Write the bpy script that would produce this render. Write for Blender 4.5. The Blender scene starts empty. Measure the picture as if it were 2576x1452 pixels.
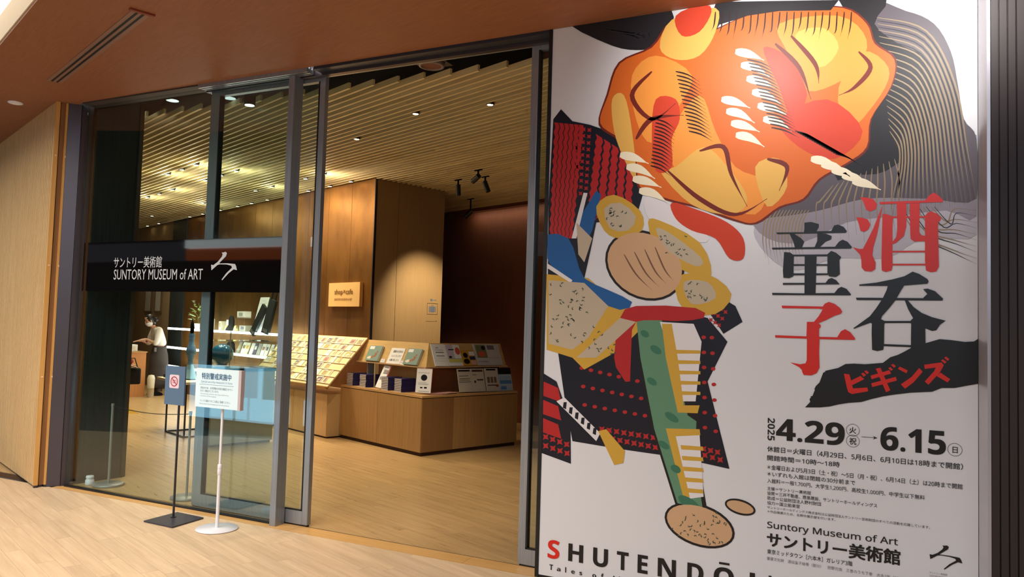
import bpy, bmesh, math, random
from mathutils import Vector, Matrix
from mathutils.geometry import tessellate_polygon
random.seed(7)
S = bpy.context.scene
COL = S.collection
PI = math.pi

# ------------------------------------------------------------------ camera
F_PX = 1897.75; YAW, PITCH, ROLL, TH = -0.44758495, 0.05067206, 0.02941094, -0.35651126
HC = 1.55
cyw, syw, cp, sp = math.cos(YAW), math.sin(YAW), math.cos(PITCH), math.sin(PITCH)
FWD = Vector((syw*cp, cyw*cp, sp)); RT0 = Vector((cyw, -syw, 0)); UP0 = RT0.cross(FWD)
RT = math.cos(ROLL)*RT0 + math.sin(ROLL)*UP0; UP = -math.sin(ROLL)*RT0 + math.cos(ROLL)*UP0
CAM = Vector((0, 0, HC))
cam_d = bpy.data.cameras.new('camera'); cam = bpy.data.objects.new('camera', cam_d); COL.objects.link(cam)
cam_d.sensor_fit = 'HORIZONTAL'; cam_d.sensor_width = 36.0; cam_d.lens = F_PX/2576*36.0
cam_d.clip_start = 0.05; cam_d.clip_end = 200
mw = Matrix((RT, UP, -FWD)).transposed().to_4x4(); mw.translation = CAM
cam.matrix_world = mw
S.camera = cam

# ------------------------------------------------------------------ exposure, world, main lights
S.view_settings.view_transform = 'Standard'; S.view_settings.look = 'None'
S.view_settings.exposure = 0.0; S.view_settings.gamma = 1.0; S.view_settings.use_curve_mapping = False
S.cycles.max_bounces = 7; S.cycles.transparent_max_bounces = 16; S.cycles.diffuse_bounces = 4
S.cycles.glossy_bounces = 4; S.cycles.transmission_bounces = 4
S.cycles.sample_clamp_indirect = 6.0
W = bpy.data.worlds.new('world'); S.world = W; W.use_nodes = True
W.node_tree.nodes['Background'].inputs[0].default_value = (0.75, 0.85, 1.0, 1)
W.node_tree.nodes['Background'].inputs[1].default_value = 0.14

EX = Vector((math.cos(TH), math.sin(TH), 0)); EY = Vector((-math.sin(TH), math.cos(TH), 0))
def G(a, b, z=0.0): return a*EX + b*EY + Vector((0, 0, z))
MG = Matrix((EX, EY, Vector((0, 0, 1)))).transposed().to_4x4()     # shop grid -> world
MI = Matrix.Identity(4)
def MGat(a, b, z=0.0, rz=0.0):
    m = Matrix.Translation(G(a, b, z)) @ Matrix.Rotation(TH+rz, 4, 'Z'); return m
def MWat(x, y, z=0.0, rz=0.0): return Matrix.Translation((x, y, z)) @ Matrix.Rotation(rz, 4, 'Z')

def area(name, loc, aim, sx, sy, power, col, spread=None):
    l = bpy.data.lights.new(name, 'AREA'); l.shape = 'RECTANGLE'; l.size = sx; l.size_y = sy
    l.energy = power; l.color = col
    if spread: l.spread = spread
    o = bpy.data.objects.new(name, l); COL.objects.link(o)
    o.location = loc; o.rotation_euler = (Vector(aim)-Vector(loc)).to_track_quat('-Z', 'Y').to_euler()
    return o
def spot(name, loc, aim, power, col, ang=60, blend=0.6, rad=0.04):
    l = bpy.data.lights.new(name, 'SPOT'); l.energy = power; l.color = col
    l.spot_size = math.radians(ang); l.spot_blend = blend; l.shadow_soft_size = rad
    o = bpy.data.objects.new(name, l); COL.objects.link(o)
    o.location = loc; o.rotation_euler = (Vector(aim)-Vector(loc)).to_track_quat('-Z', 'Y').to_euler()
    return o
WARM = (1.0, 0.83, 0.58); NEUT = (1.0, 0.92, 0.82); COOL = (0.80, 0.88, 1.0)
# corridor: skylight over the atrium behind the viewer, soffit downlights
area('atrium_skylight', (-4.5, -1.6, 6.6), (-3.8, 3.0, 0), 8, 4, 900, (1.0, 0.93, 0.86))
area('corridor_fill', (0.5, -2.8, 3.6), (-1, 4.4, 1.6), 4, 2, 85, (.74, .85, 1.0))  # added cool fill that brightens the poster
# poster wall washers (recessed in the soffit in front of the poster)
spot('poster_washer', (-0.65, 3.35, 3.35), (-0.62, 4.4, 3.0), 80, (1.0, 0.97, 0.94), 100, 1.0, 0.05)
spot('poster_washer', (0.35, 3.35, 3.35), (0.42, 4.4, 3.15), 72, (1.0, 0.97, 0.94), 95, 1.0, 0.05)
# corridor floor downlights
spot('corridor_downlight', (-5.6, 2.9, 3.44), (-5.4, 3.3, 0), 70, (1.0, 0.84, 0.66), 95, 0.8, 0.08)
spot('corridor_downlight', (-3.4, 3.1, 3.44), (-3.3, 3.3, 0), 70, (1.0, 0.84, 0.66), 95, 0.8, 0.08)
# shop: soft bounce of the many small lamps

# ------------------------------------------------------------------ materials
def lin(c):
    return tuple((v/255/12.92 if v/255 <= 0.04045 else ((v/255+0.055)/1.055)**2.4) for v in c) + (1,)
MATS = {}
def mat(name, rgb, rough=0.5, metal=0.0, emit=0.0, alpha=1.0, spec=0.5, coat=0.0):
    if name in MATS: return MATS[name]
    m = bpy.data.materials.new(name); m.use_nodes = True; b = m.node_tree.nodes['Principled BSDF']
    c = lin(rgb); b.inputs['Base Color'].default_value = c; b.inputs['Roughness'].default_value = rough
    b.inputs['Metallic'].default_value = metal; b.inputs['Alpha'].default_value = alpha
    b.inputs['Specular IOR Level'].default_value = spec
    if coat: b.inputs['Coat Weight'].default_value = coat; b.inputs['Coat Roughness'].default_value = 0.1
    if emit: b.inputs['Emission Color'].default_value = c; b.inputs['Emission Strength'].default_value = emit
    MATS[name] = m; return m
def grain(name, c1, c2, rough=0.45, axis='A', stretch=(0.8, 14, 14), metal=0.0, bump=0.0, rnd=0.0, coat=0.0, scale=2.0, spec=0.5, rough2=None):
    """grain that follows the world position turned into the shop grid; rnd = tone change from piece to piece"""
    if name in MATS: return MATS[name]
    m = bpy.data.materials.new(name); m.use_nodes = True; nt = m.node_tree; N = nt.nodes; L = nt.links
    b = N['Principled BSDF']; geo = N.new('ShaderNodeNewGeometry'); mp = N.new('ShaderNodeMapping')
    vr = N.new('ShaderNodeVectorRotate'); vr.rotation_type = 'Z_AXIS'; vr.inputs['Angle'].default_value = -TH if axis == 'A' else 0.0
    L.new(geo.outputs['Position'], vr.inputs['Vector']); L.new(vr.outputs[0], mp.inputs['Vector'])
    mp.inputs['Scale'].default_value = stretch
    nz = N.new('ShaderNodeTexNoise'); nz.inputs['Scale'].default_value = scale; nz.inputs['Detail'].default_value = 6
    nz.inputs['Roughness'].default_value = 0.6
    oi = N.new('ShaderNodeObjectInfo')
    if rnd:
        ad = N.new('ShaderNodeVectorMath'); ad.operation = 'ADD'; sc = N.new('ShaderNodeVectorMath'); sc.operation = 'SCALE'
        cmb = N.new('ShaderNodeCombineXYZ')
        for i in range(3): L.new(oi.outputs['Random'], cmb.inputs[i])
        L.new(cmb.outputs[0], sc.inputs[0]); sc.inputs['Scale'].default_value = 37.0
        L.new(mp.outputs[0], ad.inputs[0]); L.new(sc.outputs[0], ad.inputs[1]); L.new(ad.outputs[0], nz.inputs['Vector'])
    else: L.new(mp.outputs[0], nz.inputs['Vector'])
    rp = N.new('ShaderNodeValToRGB'); rp.color_ramp.elements[0].color = lin(c1); rp.color_ramp.elements[1].color = lin(c2)
    rp.color_ramp.elements[0].position = 0.3; rp.color_ramp.elements[1].position = 0.7
    L.new(nz.outputs['Fac'], rp.inputs['Fac'])
    out = rp.outputs['Color']
    if rnd:
        hs = N.new('ShaderNodeHueSaturation'); mr = N.new('ShaderNodeMapRange')
        mr.inputs['To Min'].default_value = 1-rnd; mr.inputs['To Max'].default_value = 1+rnd
        L.new(oi.outputs['Random'], mr.inputs['Value']); L.new(mr.outputs[0], hs.inputs['Value']); L.new(out, hs.inputs['Color']); out = hs.outputs[0]
    L.new(out, b.inputs['Base Color'])
    b.inputs['Roughness'].default_value = rough; b.inputs['Metallic'].default_value = metal; b.inputs['Specular IOR Level'].default_value = spec
    if coat: b.inputs['Coat Weight'].default_value = coat; b.inputs['Coat Roughness'].default_value = 0.15
    if rough2:
        mr2 = N.new('ShaderNodeMapRange'); mr2.inputs['To Min'].default_value = rough; mr2.inputs['To Max'].default_value = rough2
        L.new(nz.outputs['Fac'], mr2.inputs['Value']); L.new(mr2.outputs[0], b.inputs['Roughness'])
    if bump:
        bp = N.new('ShaderNodeBump'); bp.inputs['Strength'].default_value = bump; bp.inputs['Distance'].default_value = 0.01
        L.new(nz.outputs['Fac'], bp.inputs['Height']); L.new(bp.outputs[0], b.inputs['Normal'])
    MATS[name] = m; return m
def glassmat(name, tint=(0.86, 0.93, 0.92), refl=1.0, tr=1.0):
    m = bpy.data.materials.new(name); m.use_nodes = True; nt = m.node_tree; N = nt.nodes; L = nt.links
    N.remove(N['Principled BSDF']); o = N['Material Output']
    t = N.new('ShaderNodeBsdfTransparent'); t.inputs[0].default_value = tint + (1,)
    g = N.new('ShaderNodeBsdfGlossy'); g.inputs['Roughness'].default_value = 0.0; g.inputs[0].default_value = (refl, refl, refl, 1)
    ge = N.new('ShaderNodeNewGeometry'); dt = N.new('ShaderNodeVectorMath'); dt.operation = 'DOT_PRODUCT'
    L.new(ge.outputs['Incoming'], dt.inputs[0]); L.new(ge.outputs['Normal'], dt.inputs[1])
    def mth(op, a, b=None):
        n = N.new('ShaderNodeMath'); n.operation = op
        for i, v in enumerate((a, b)):
            if v is None: continue
            if isinstance(v, (int, float)): n.inputs[i].default_value = v
            else: L.new(v, n.inputs[i])
        return n.outputs[0]
    ac = mth('ABSOLUTE', dt.outputs['Value']); f5 = mth('POWER', mth('SUBTRACT', 1.0, ac), 5.0)      # Schlick, same from both sides
    fac = mth('ADD', mth('MULTIPLY', f5, .93), .055)
    mx = N.new('ShaderNodeMixShader'); L.new(fac, mx.inputs[0]); L.new(t.outputs[0], mx.inputs[1]); L.new(g.outputs[0], mx.inputs[2])
    L.new(mx.outputs[0], o.inputs[0]); return m
M_GLASS = glassmat('shopfront glass')
M_CLEAR = glassmat('clear glass', (0.97, 0.98, 0.98))
M_FLOOR = grain('oak floor outside', (206, 176, 140), (228, 200, 164), 0.38, 'A', (1.0, 16, 1), rnd=0.07, spec=0.45, rough2=0.5)
M_FLOORI = grain('oak floor inside', (176, 142, 96), (200, 165, 115), 0.22, 'A', (1.0, 16, 1), rnd=0.06, spec=0.5, rough2=0.38)
M_BORDER = grain('oak border', (205, 155, 90), (222, 176, 112), 0.35, 'W', (1.0, 16, 1))
M_GAP = mat('dark joint', (96, 66, 42), 0.8)
M_SOFFIT = grain('brown veneer', (140, 90, 62), (154, 102, 72), 0.55, 'A', (3, 26, 3), spec=0.3)
M_CREAM = mat('cream fascia', (226, 206, 176), 0.6)
M_SLAT = grain('ceiling oak', (222, 200, 148), (240, 220, 170), 0.6, 'A', (1.2, 20, 20), rnd=0.10)
M_BLACK = mat('black void', (8, 8, 9), 0.9, spec=0.1)
M_DKFR = mat('dark plum frame', (84, 78, 84), 0.35, 0.55)
M_STEEL = grain('brushed steel', (140, 146, 154), (164, 170, 178), 0.34, 'W', (60, 60, 1.2), metal=0.5)
M_STEELD = mat('dark steel', (70, 70, 76), 0.35, 0.8)
M_GASKET = mat('black gasket', (14, 14, 16), 0.5)
M_TEALP = grain('dark partition', (30, 38, 40), (48, 58, 58), 0.35, 'W', (22, 22, 0.5), spec=0.5)
M_SHUT = grain('pale timber', (214, 176, 122), (230, 196, 144), 0.5, 'W', (24, 24, 1.0))
M_SHUTE = grain('honey timber', (206, 150, 78), (220, 168, 96), 0.45, 'W', (24, 24, 1.0))
M_SHUTB = grain('brown timber back', (128, 86, 46), (146, 100, 56), 0.6, 'W', (24, 24, 1.0))
M_BRASS = grain('patinated brass', (126, 86, 40), (172, 122, 60), 0.36, 'A', (2.2, 2.2, 0.9), metal=0.85, rough2=0.46, scale=1.1)
M_TANW = grain('tan fabric wall', (142, 116, 84), (152, 126, 92), 0.75, 'A', (30, 30, 1.0))
M_OLIVE = grain('olive fabric wall', (150, 120, 82), (162, 130, 90), 0.7, 'A', (30, 30, 1.0))
M_DKWALL = grain('dark brown wall', (104, 56, 32), (116, 64, 38), 0.7, 'A', (30, 30, 1.0))
M_COUNTER = grain('counter oak', (160, 122, 72), (180, 140, 88), 0.5, 'A', (18, 18, 0.8))
M_COUNTERT = grain('counter oak top', (190, 146, 92), (206, 162, 106), 0.4, 'A', (1, 18, 18))
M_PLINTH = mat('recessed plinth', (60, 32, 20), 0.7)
M_CAB = grain('pale oak cabinet', (196, 166, 118), (208, 178, 130), 0.5, 'A', (18, 18, 0.8))
M_WHITE = mat('white print', (236, 236, 236), 0.55)
M_PWHITE = mat('poster white', (222, 224, 230), 0.38, spec=0.4)
M_RED = mat('print red', (214, 32, 18), 0.4)
M_INK = mat('print black', (12, 11, 14), 0.4)
M_GREY = mat('print grey', (120, 112, 120), 0.5)
M_BAND = mat('dark film', (14, 12, 13), 0.03, alpha=0.965)
M_SILVER = mat('silver lettering', (206, 208, 212), 0.4)
M_EMW = mat('lamp white', (255, 244, 226), emit=9.0)
M_EMWARM = mat('lamp warm', (255, 214, 150), emit=26.0)
M_LED = mat('led edge', (255, 246, 238), emit=13.0)
M_DKPAINT = mat('slate paint', (88, 112, 138), 0.45)
M_DKBASE = mat('dark base plate', (72, 70, 80), 0.45, 0.4)
M_WPAINT = mat('white enamel', (236, 236, 242), 0.3)
M_GPAINT = mat('grey enamel', (150, 152, 150), 0.35, 0.3)
M_BOOKB = mat('navy cover', (38, 34, 92), 0.4)
M_PAGES = mat('page block', (208, 200, 190), 0.8)
M_SKIN = mat('skin', (205, 158, 132), 0.5)
M_HAIR = mat('black hair', (22, 18, 18), 0.4)

# ------------------------------------------------------------------ object helpers
MW = {}
def tag(o, label=None, cat=None, group=None, kind=None):
    if label: o['label'] = label
    if cat: o['category'] = cat
    if group: o['group'] = group
    if kind: o['kind'] = kind
    return o
def put(o, parent, M):
    COL.objects.link(o); MW[o.name] = M
    if parent is not None:
        o.parent = parent; o.matrix_basis = MW[parent.name].inverted() @ M
    else: o.matrix_basis = M
    return o
def root(name, M, label=None, cat=None, group=None, kind=None):
    o = bpy.data.objects.new(name, None); o.empty_display_size = 0.1; put(o, None, M)
    return tag(o, label, cat, group, kind)
class MB:
    def __init__(s): s.v = []; s.f = []; s.mi = []; s.sm = []; s.calls = []
    def add(s, vs, fs, mi=0, sm=False):
        n = len(s.v); s.calls.append((vs, fs)); s.v += [tuple(v) for v in vs]
        for f in fs: s.f.append(tuple(i+n for i in f)); s.mi.append(mi); s.sm.append(sm)
        return s
    def box(s, x0, x1, y0, y1, z0, z1, mi=0, M=None):
        vs = [Vector((x, y, z)) for z in (z0, z1) for y in (y0, y1) for x in (x0, x1)]
        if M: vs = [M @ v for v in vs]
        return s.add(vs, [(0,2,3,1),(4,5,7,6),(0,1,5,4),(2,6,7,3),(0,4,6,2),(1,3,7,5)], mi)
    def cyl(s, c, r, z0, z1, n=20, mi=0, r2=None, M=None):
        r2 = r if r2 is None else r2; vs = []
        for z, rr in ((z0, r), (z1, r2)):
            vs += [Vector((c[0]+rr*math.cos(2*PI*i/n), c[1]+rr*math.sin(2*PI*i/n), z)) for i in range(n)]
        if M: vs = [M @ v for v in vs]
        s.add(vs, [(i, (i+1) % n, n+(i+1) % n, n+i) for i in range(n)], mi, True)
        s.add([vs[i] for i in range(n)], [tuple(range(n))[::-1]], mi); s.add(vs[n:], [tuple(range(n))], mi)
        return s
    def lathe(s, prof, n=24, c=(0, 0), mi=0, M=None, sq=1.0):
        vs = []
        for r, z in prof: vs += [Vector((c[0]+r*math.cos(2*PI*i/n), c[1]+sq*r*math.sin(2*PI*i/n), z)) for i in range(n)]
        if M: vs = [M @ v for v in vs]
        fs = [(k*n+i, k*n+(i+1) % n, (k+1)*n+(i+1) % n, (k+1)*n+i) for k in range(len(prof)-1) for i in range(n)]
        return s.add(vs, fs, mi, True)
    def tube(s, pts, r, n=8, mi=0, closed=False):
        pts = [Vector(p) for p in pts]; m = len(pts); vs = []
        rr = r if isinstance(r, (list, tuple)) else [r]*m
        for i, p in enumerate(pts):
            if closed: t = pts[(i+1) % m]-pts[i-1]
            else: t = pts[min(i+1, m-1)]-pts[max(i-1, 0)]
            t.normalize(); a = Vector((0, 0, 1)) if abs(t.z) < 0.9 else Vector((1, 0, 0))
            u = t.cross(a).normalized(); w = t.cross(u)
            vs += [p+rr[i]*(math.cos(2*PI*k/n)*u+math.sin(2*PI*k/n)*w) for k in range(n)]
        fs = [(i*n+k, i*n+(k+1) % n, ((i+1) % m)*n+(k+1) % n, ((i+1) % m)*n+k) for i in range(m if closed else m-1) for k in range(n)]
        s.add(vs, fs, mi, True)
        if not closed: s.add(vs[:n], [tuple(range(n))], mi); s.add(vs[-n:], [tuple(range(n))[::-1]], mi)
        return s
    def prism(s, poly, z0, z1, mi=0):
        n = len(poly); tris = tessellate_polygon([[Vector((p[0], p[1], 0)) for p in poly]])
        vs = [(p[0], p[1], z0) for p in poly]+[(p[0], p[1], z1) for p in poly]
        return s.add(vs, [tuple(t) for t in tris]+[tuple(i+n for i in t) for t in tris]+[(i, (i+1) % n, n+(i+1) % n, n+i) for i in range(n)], mi)
    def flat(s, poly, M, off=0.0, mi=0):
        """polygon in the local x,z plane of M facing -y, lifted by off"""
        tris = tessellate_polygon([[Vector((p[0], p[1], 0)) for p in poly]])
        return s.add([M @ Vector((p[0], -off, p[1])) for p in poly], [tuple(t) for t in tris], mi)
    def build(s, name, mats, parent=None, M=None, kind=None, bevel=0.0):
        me = bpy.data.meshes.new(name); me.from_pydata([tuple(v) for v in s.v], [], s.f)
        mats = mats if isinstance(mats, (list, tuple)) else [mats]
        for m in mats: me.materials.append(m)
        me.polygons.foreach_set('material_index', s.mi); me.polygons.foreach_set('use_smooth', s.sm)
        bm = bmesh.new(); bm.from_mesh(me); bmesh.ops.recalc_face_normals(bm, faces=bm.faces); bm.to_mesh(me); bm.free()
        me.update(); o = bpy.data.objects.new(name, me)
        put(o, parent, (M if M is not None else MW[parent.name]) if parent else (M or MI))
        if kind: o['kind'] = kind
        if bevel:
            bv = o.modifiers.new('bevel', 'BEVEL'); bv.width = bevel; bv.segments = 2; bv.limit_method = 'ANGLE'
        return o
def box(name, x0, x1, y0, y1, z0, z1, m, parent=None, M=None, kind=None, bevel=0.0):
    return MB().box(x0, x1, y0, y1, z0, z1).build(name, m, parent, M, kind, bevel)
def copy_tree(src, M):
    """copy of a thing with copies of its parts, placed at M"""
    c = src.copy(); COL.objects.link(c); c.matrix_basis = M; MW[c.name] = M
    for ch in src.children:
        d = ch.copy(); COL.objects.link(d); d.parent = c; MW[d.name] = M @ ch.matrix_basis
        for g in ch.children:
            e = g.copy(); COL.objects.link(e); e.parent = d
    return c
UNIT = None
def unit_piece(name, m, parent, Mc, sx, sy, sz):
    """piece sharing one unit-cube mesh; Mc = world matrix of its centre"""
    key = 'unit_'+m.name; me = bpy.data.meshes.get(key)
    if me is None:
        o = MB().box(-.5, .5, -.5, .5, -.5, .5); me = bpy.data.meshes.new(key); me.from_pydata(o.v, [], o.f); me.materials.append(m); me.update()
    ob = bpy.data.objects.new(name, me)
    return put(ob, parent, Mc @ Matrix.Diagonal((sx, sy, sz, 1)))
def ray(px, py): return (px-1288)/F_PX*RT-(py-726)/F_PX*UP+FWD
def seen(P):
    q = Vector(P)-CAM; w = q.dot(FWD)
    if w < 0.2: return False, 99
    x = 1288+F_PX*q.dot(RT)/w; y = 726-F_PX*q.dot(UP)/w
    return (-60 < x < 2636 and -60 < y < 1512), w
def on_y(px, py, Y):
    d = ray(px, py); return CAM+d*(Y/d.y)
def on_z(px, py, Z=0.0):
    d = ray(px, py); return CAM+d*((Z-HC)/d.z)
def on_b(px, py, b):
    d = ray(px, py); P = CAM+d*((b-CAM.dot(EY))/d.dot(EY)); return P.dot(EX), P.z
def on_a(px, py, a):
    d = ray(px, py); P = CAM+d*((a-CAM.dot(EX))/d.dot(EX)); return P.dot(EY), P.z
def sans(t, bold=False):
    """latin letters and figures as plain sans-serif (mathematical sans) characters"""
    out = ''
    for ch in t:
        o = ord(ch)
        if 48 <= o <= 57: out += chr((0x1D7EC if bold else 0x1D7E2)+o-48)
        elif 65 <= o <= 90: out += chr((0x1D5D4 if bold else 0x1D5A0)+o-65)
        elif 97 <= o <= 122: out += chr((0x1D5EE if bold else 0x1D5BA)+o-97)
        else: out += ch
    return out
def text_mesh(body, res=2):
    c = bpy.data.curves.new('t', 'FONT'); c.body = body; c.size = 1; c.resolution_u = max(res, 2)
    o = bpy.data.objects.new('t', c); COL.objects.link(o)
    me = bpy.data.meshes.new_from_object(o.evaluated_get(bpy.context.evaluated_depsgraph_get()))
    vs = [tuple(v.co) for v in me.vertices]; fs = [tuple(p.vertices) for p in me.polygons]
    bpy.data.objects.remove(o); bpy.data.curves.remove(c); bpy.data.meshes.remove(me)
    return vs, fs
def text_box(mb, body, x0, x1, z0, z1, M, off=0.001, bold=0.0, rot=False, mi=0, res=2, shear=0.0):
    """print filling the box x0..x1, z0..z1; bold = extra stroke weight in em"""
    vs, fs = text_mesh(body, res)
    if not vs: return
    if rot: vs = [(v[1], -v[0], 0) for v in vs]
    ax = min(v[0] for v in vs); bx = max(v[0] for v in vs); ay = min(v[1] for v in vs); by = max(v[1] for v in vs)
    sx, sz = (x1-x0)/(bx-ax), (z1-z0)/(by-ay); e = max(bold, 0)*sz
    for k, (dx, dz) in enumerate(((0, 0),) if bold <= 0 else ((-e, -e*.7), (e, -e*.7), (-e, e*.7), (e, e*.7), (0, 0))):
        mb.add([M @ Vector((x0+dx+(v[0]-ax)*sx, -off-.00004*k, z0+dz+(v[1]-ay)*sz)) for v in vs], fs, mi)
def smooth(pts, n=5, closed=True):
    out = []; m = len(pts)
    for i in range(m if closed else m-1):
        if closed: p0, p1, p2, p3 = pts[i-1], pts[i], pts[(i+1) % m], pts[(i+2) % m]
        else: p0, p1, p2, p3 = pts[max(i-1, 0)], pts[i], pts[i+1], pts[min(i+2, m-1)]
        for k in range(n):
            t = k/n; out.append(tuple(0.5*((2*p1[j])+(-p0[j]+p2[j])*t+(2*p0[j]-5*p1[j]+4*p2[j]-p3[j])*t*t+(-p0[j]+3*p1[j]-3*p2[j]+p3[j])*t**3) for j in (0, 1)))
    if not closed: out.append(tuple(pts[-1]))
    return out

# ================================================================== SETTING
ZS = 3.475
# ---- floors
def clip(poly, fn):
    out = []
    for i in range(len(poly)):
        p, q = poly[i], poly[(i+1) % len(poly)]; dp, dq = fn(p), fn(q)
        if dp >= 0: out.append(p)
        if (dp >= 0) != (dq >= 0):
            t = dp/(dp-dq); out.append((p[0]+(q[0]-p[0])*t, p[1]+(q[1]-p[1])*t))
    return out
def plank_floor(name, m, arange, brange, pw, plen, fn, limit):
    base = root(name, MG, kind='structure')
    poly = [(arange[0], brange[0]), (arange[1], brange[0]), (arange[1], brange[1]), (arange[0], brange[1])]
    MB().prism(clip(poly, fn), -0.05, -0.005).build('subfloor', M_GAP, base, MG)
    items = []; b = brange[0]; row = 0
    while b < brange[1]:
        a = arange[0]-random.random()*plen
        while a < arange[1]:
            l = plen*random.uniform(0.75, 1.15)
            pg = clip([(a+.0008, b+.0008), (a+l-.0008, b+.0008), (a+l-.0008, b+pw-.0008), (a+.0008, b+pw-.0008)], fn)
            if len(pg) >= 3:
                full = len(pg) == 4 and all(fn(q) >= 0 for q in [(a, b), (a+l, b), (a, b+pw), (a+l, b+pw)])
                vis = any(seen(G(qa, qb))[0] for qa, qb in pg+[(a+l/2, b+pw/2)])
                d = (G(a+l/2, b+pw/2)-CAM).length
                items.append((0 if vis else 1, d, a, b, l, pg, full))
            a += l
        b += pw; row += 1
    items.sort(key=lambda t: t[:2]); mb = MB()
    for i, (nv, d, a, b, l, pg, full) in enumerate(items):
        if i < limit and nv == 0:
            if full: unit_piece('plank', m, base, MG @ Matrix.Translation((a+l/2, b+pw/2, -.004)), l-.0016, pw-.0016, .008)
            else: MB().prism(pg, -.008, 0).build('plank', m, base, MG)
        elif d < 22: mb.prism(pg, -.008, 0)
    if mb.v: mb.build('plank_field', m, base, MG, kind='stuff')
    return base
sT, cT = math.sin(TH), math.cos(TH)
def yy(p): return p[0]*sT+p[1]*cT
plank_floor('floor', M_FLOOR, (-11.0, 2.5), (-1.2, 4.9), 0.105, 1.15, lambda p: 4.388-yy(p), 285)
plank_floor('floor', M_FLOORI, (-19.2, -1.0), (1.6, 9.6), 0.09, 1.2, lambda p: yy(p)-4.563, 285)
# border strip of the threshold, laid board by board, with the metal track behind it
thr = root('trim_1', MI, kind='structure')
x = -6.60
while x < 0.6:
    l = random.uniform(1.2, 1.7); box('plank', x+.001, x+l-.001, 4.391, 4.545, -.012, 0.001, M_BORDER, thr, MI); x += l
box('track', -6.6, 0.7, 4.547, 4.561, -.02, -0.002, M_GASKET, thr, MI)
box('floor_slab', -24, 8, -9, 16, -.30, -.051, mat('slab', (90, 84, 78), .8)).__setitem__('kind', 'structure')

# ---- corridor soffit (brown veneer), its fascia and the atrium beyond it
sof = root('ceiling', MI, kind='structure')
def xy(a, b): g = G(a, b); return (g.x, g.y)
MB().prism([xy(-9.87, 1.02), xy(3.2, 1.02), (3.4, 4.40)], ZS, ZS+.02).build('soffit_panel', M_SOFFIT, sof, MI)
MB().prism([xy(-14, 1.02), xy(-9.87, 1.02), xy(-7.61, 1.86), xy(-14, 1.86)], ZS, ZS+.02).build('soffit_panel', M_SOFFIT, sof, MI)
fa = root('trim_2', MG, kind='structure')
box('fascia_board', -13, 4, 1.012, 1.045, ZS+.021, 3.70, M_CREAM, fa, MG)
at = root('ceiling', MG, kind='structure')
for i in range(9):
    box('skylight_panel', -12.2+i*1.3, -12.2+i*1.3+1.29, 0.2, 1.019, 3.70, 3.72, mat('skylight diffuser', (255, 250, 240), emit=1.5), at, MG)
box('skylight_frame', -13, 4, 0.1, 1.02, 3.745, 3.77, M_STEELD, at, MG)
# corridor building behind the viewer (seen only mirrored in the glass)
opp = root('wall_opposite', MI, kind='structure')
box('upper_wall', -30, 10, -7.4, -7.2, 3.85, 9, mat('opposite plaster', (70, 72, 74), .8), opp, MI)
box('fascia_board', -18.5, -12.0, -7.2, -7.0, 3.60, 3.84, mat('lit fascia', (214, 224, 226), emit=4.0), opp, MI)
box('lintel', -18.5, -12.0, -7.25, -7.05, 3.25, 3.58, mat('orange timber lintel', (196, 96, 40), .6, emit=1.6), opp, MI)  # emission stands in for the uplight on the timber
box('shop_front', -30, 10, -7.5, -7.3, 0, 3.25, mat('dark shop front', (26, 22, 22), .5), opp, MI)
box('atrium_ceiling', -30, 10, -12, 0.0, 8.3, 8.4, mat('atrium ceiling', (60, 60, 62), .8), opp, MI)
lb = root('light_box', MI, 'sky-blue lit information panel low beside the corridor, mirrored in the glass', 'sign')  # unseen panel added for the blue reflection in the glass
box('panel', -9.1, -7.0, .86, .90, .10, .86, mat('lit blue acrylic', (150, 208, 240), emit=4.0), lb, MI)
box('frame', -9.16, -6.94, .80, .86, .04, .92, M_STEELD, lb, MI)

# ---- linear diffuser and downlight in the soffit
Vd = root('linear_vent', MI, 'long linear air diffuser with two dark slots in the brown soffit', 'vent')
p0, p1 = Vector((-6.15, 3.905, 0)), Vector((-4.20, 3.195, 0)); dv = (p1-p0); Lv = dv.length; rz = math.atan2(dv.y, dv.x)
MV = Matrix.Translation((p0.x, p0.y, ZS)) @ Matrix.Rotation(rz, 4, 'Z')
MB().box(0, Lv, -.055, -.028, -.004, 0).box(0, Lv, .028, .055, -.004, 0).box(0, Lv, -.010, .010, -.004, 0).box(-.004, .0, -.055, .055, -.004, 0).build('frame', mat('dusty aluminium', (150, 116, 104), .5, .3), Vd, MV)
MB().box(0, Lv, -.028, -.010, -.0035, -.001).box(0, Lv, .010, .028, -.0035, -.001).build('slot', M_GASKET, Vd, MV)
MB().box(Lv, Lv+.03, -.075, .075, -.012, 0).build('end_plate', mat('copper end plate', (132, 60, 34), .5), Vd, MV)
sm = root('downlight', MWat(-7.123, 4.177, ZS), 'small white recessed downlight near the left end of the brown soffit', 'ceiling light')
MB().lathe([(.062, 0), (.062, -.008), (.045, -.010), (.030, 0.0)], 24).build('bezel', M_WPAINT, sm)
MB().cyl((0, 0), .030, -.001, .0, 16).build('lens', mat('frosted lens', (240, 225, 215), .3), sm)

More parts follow.
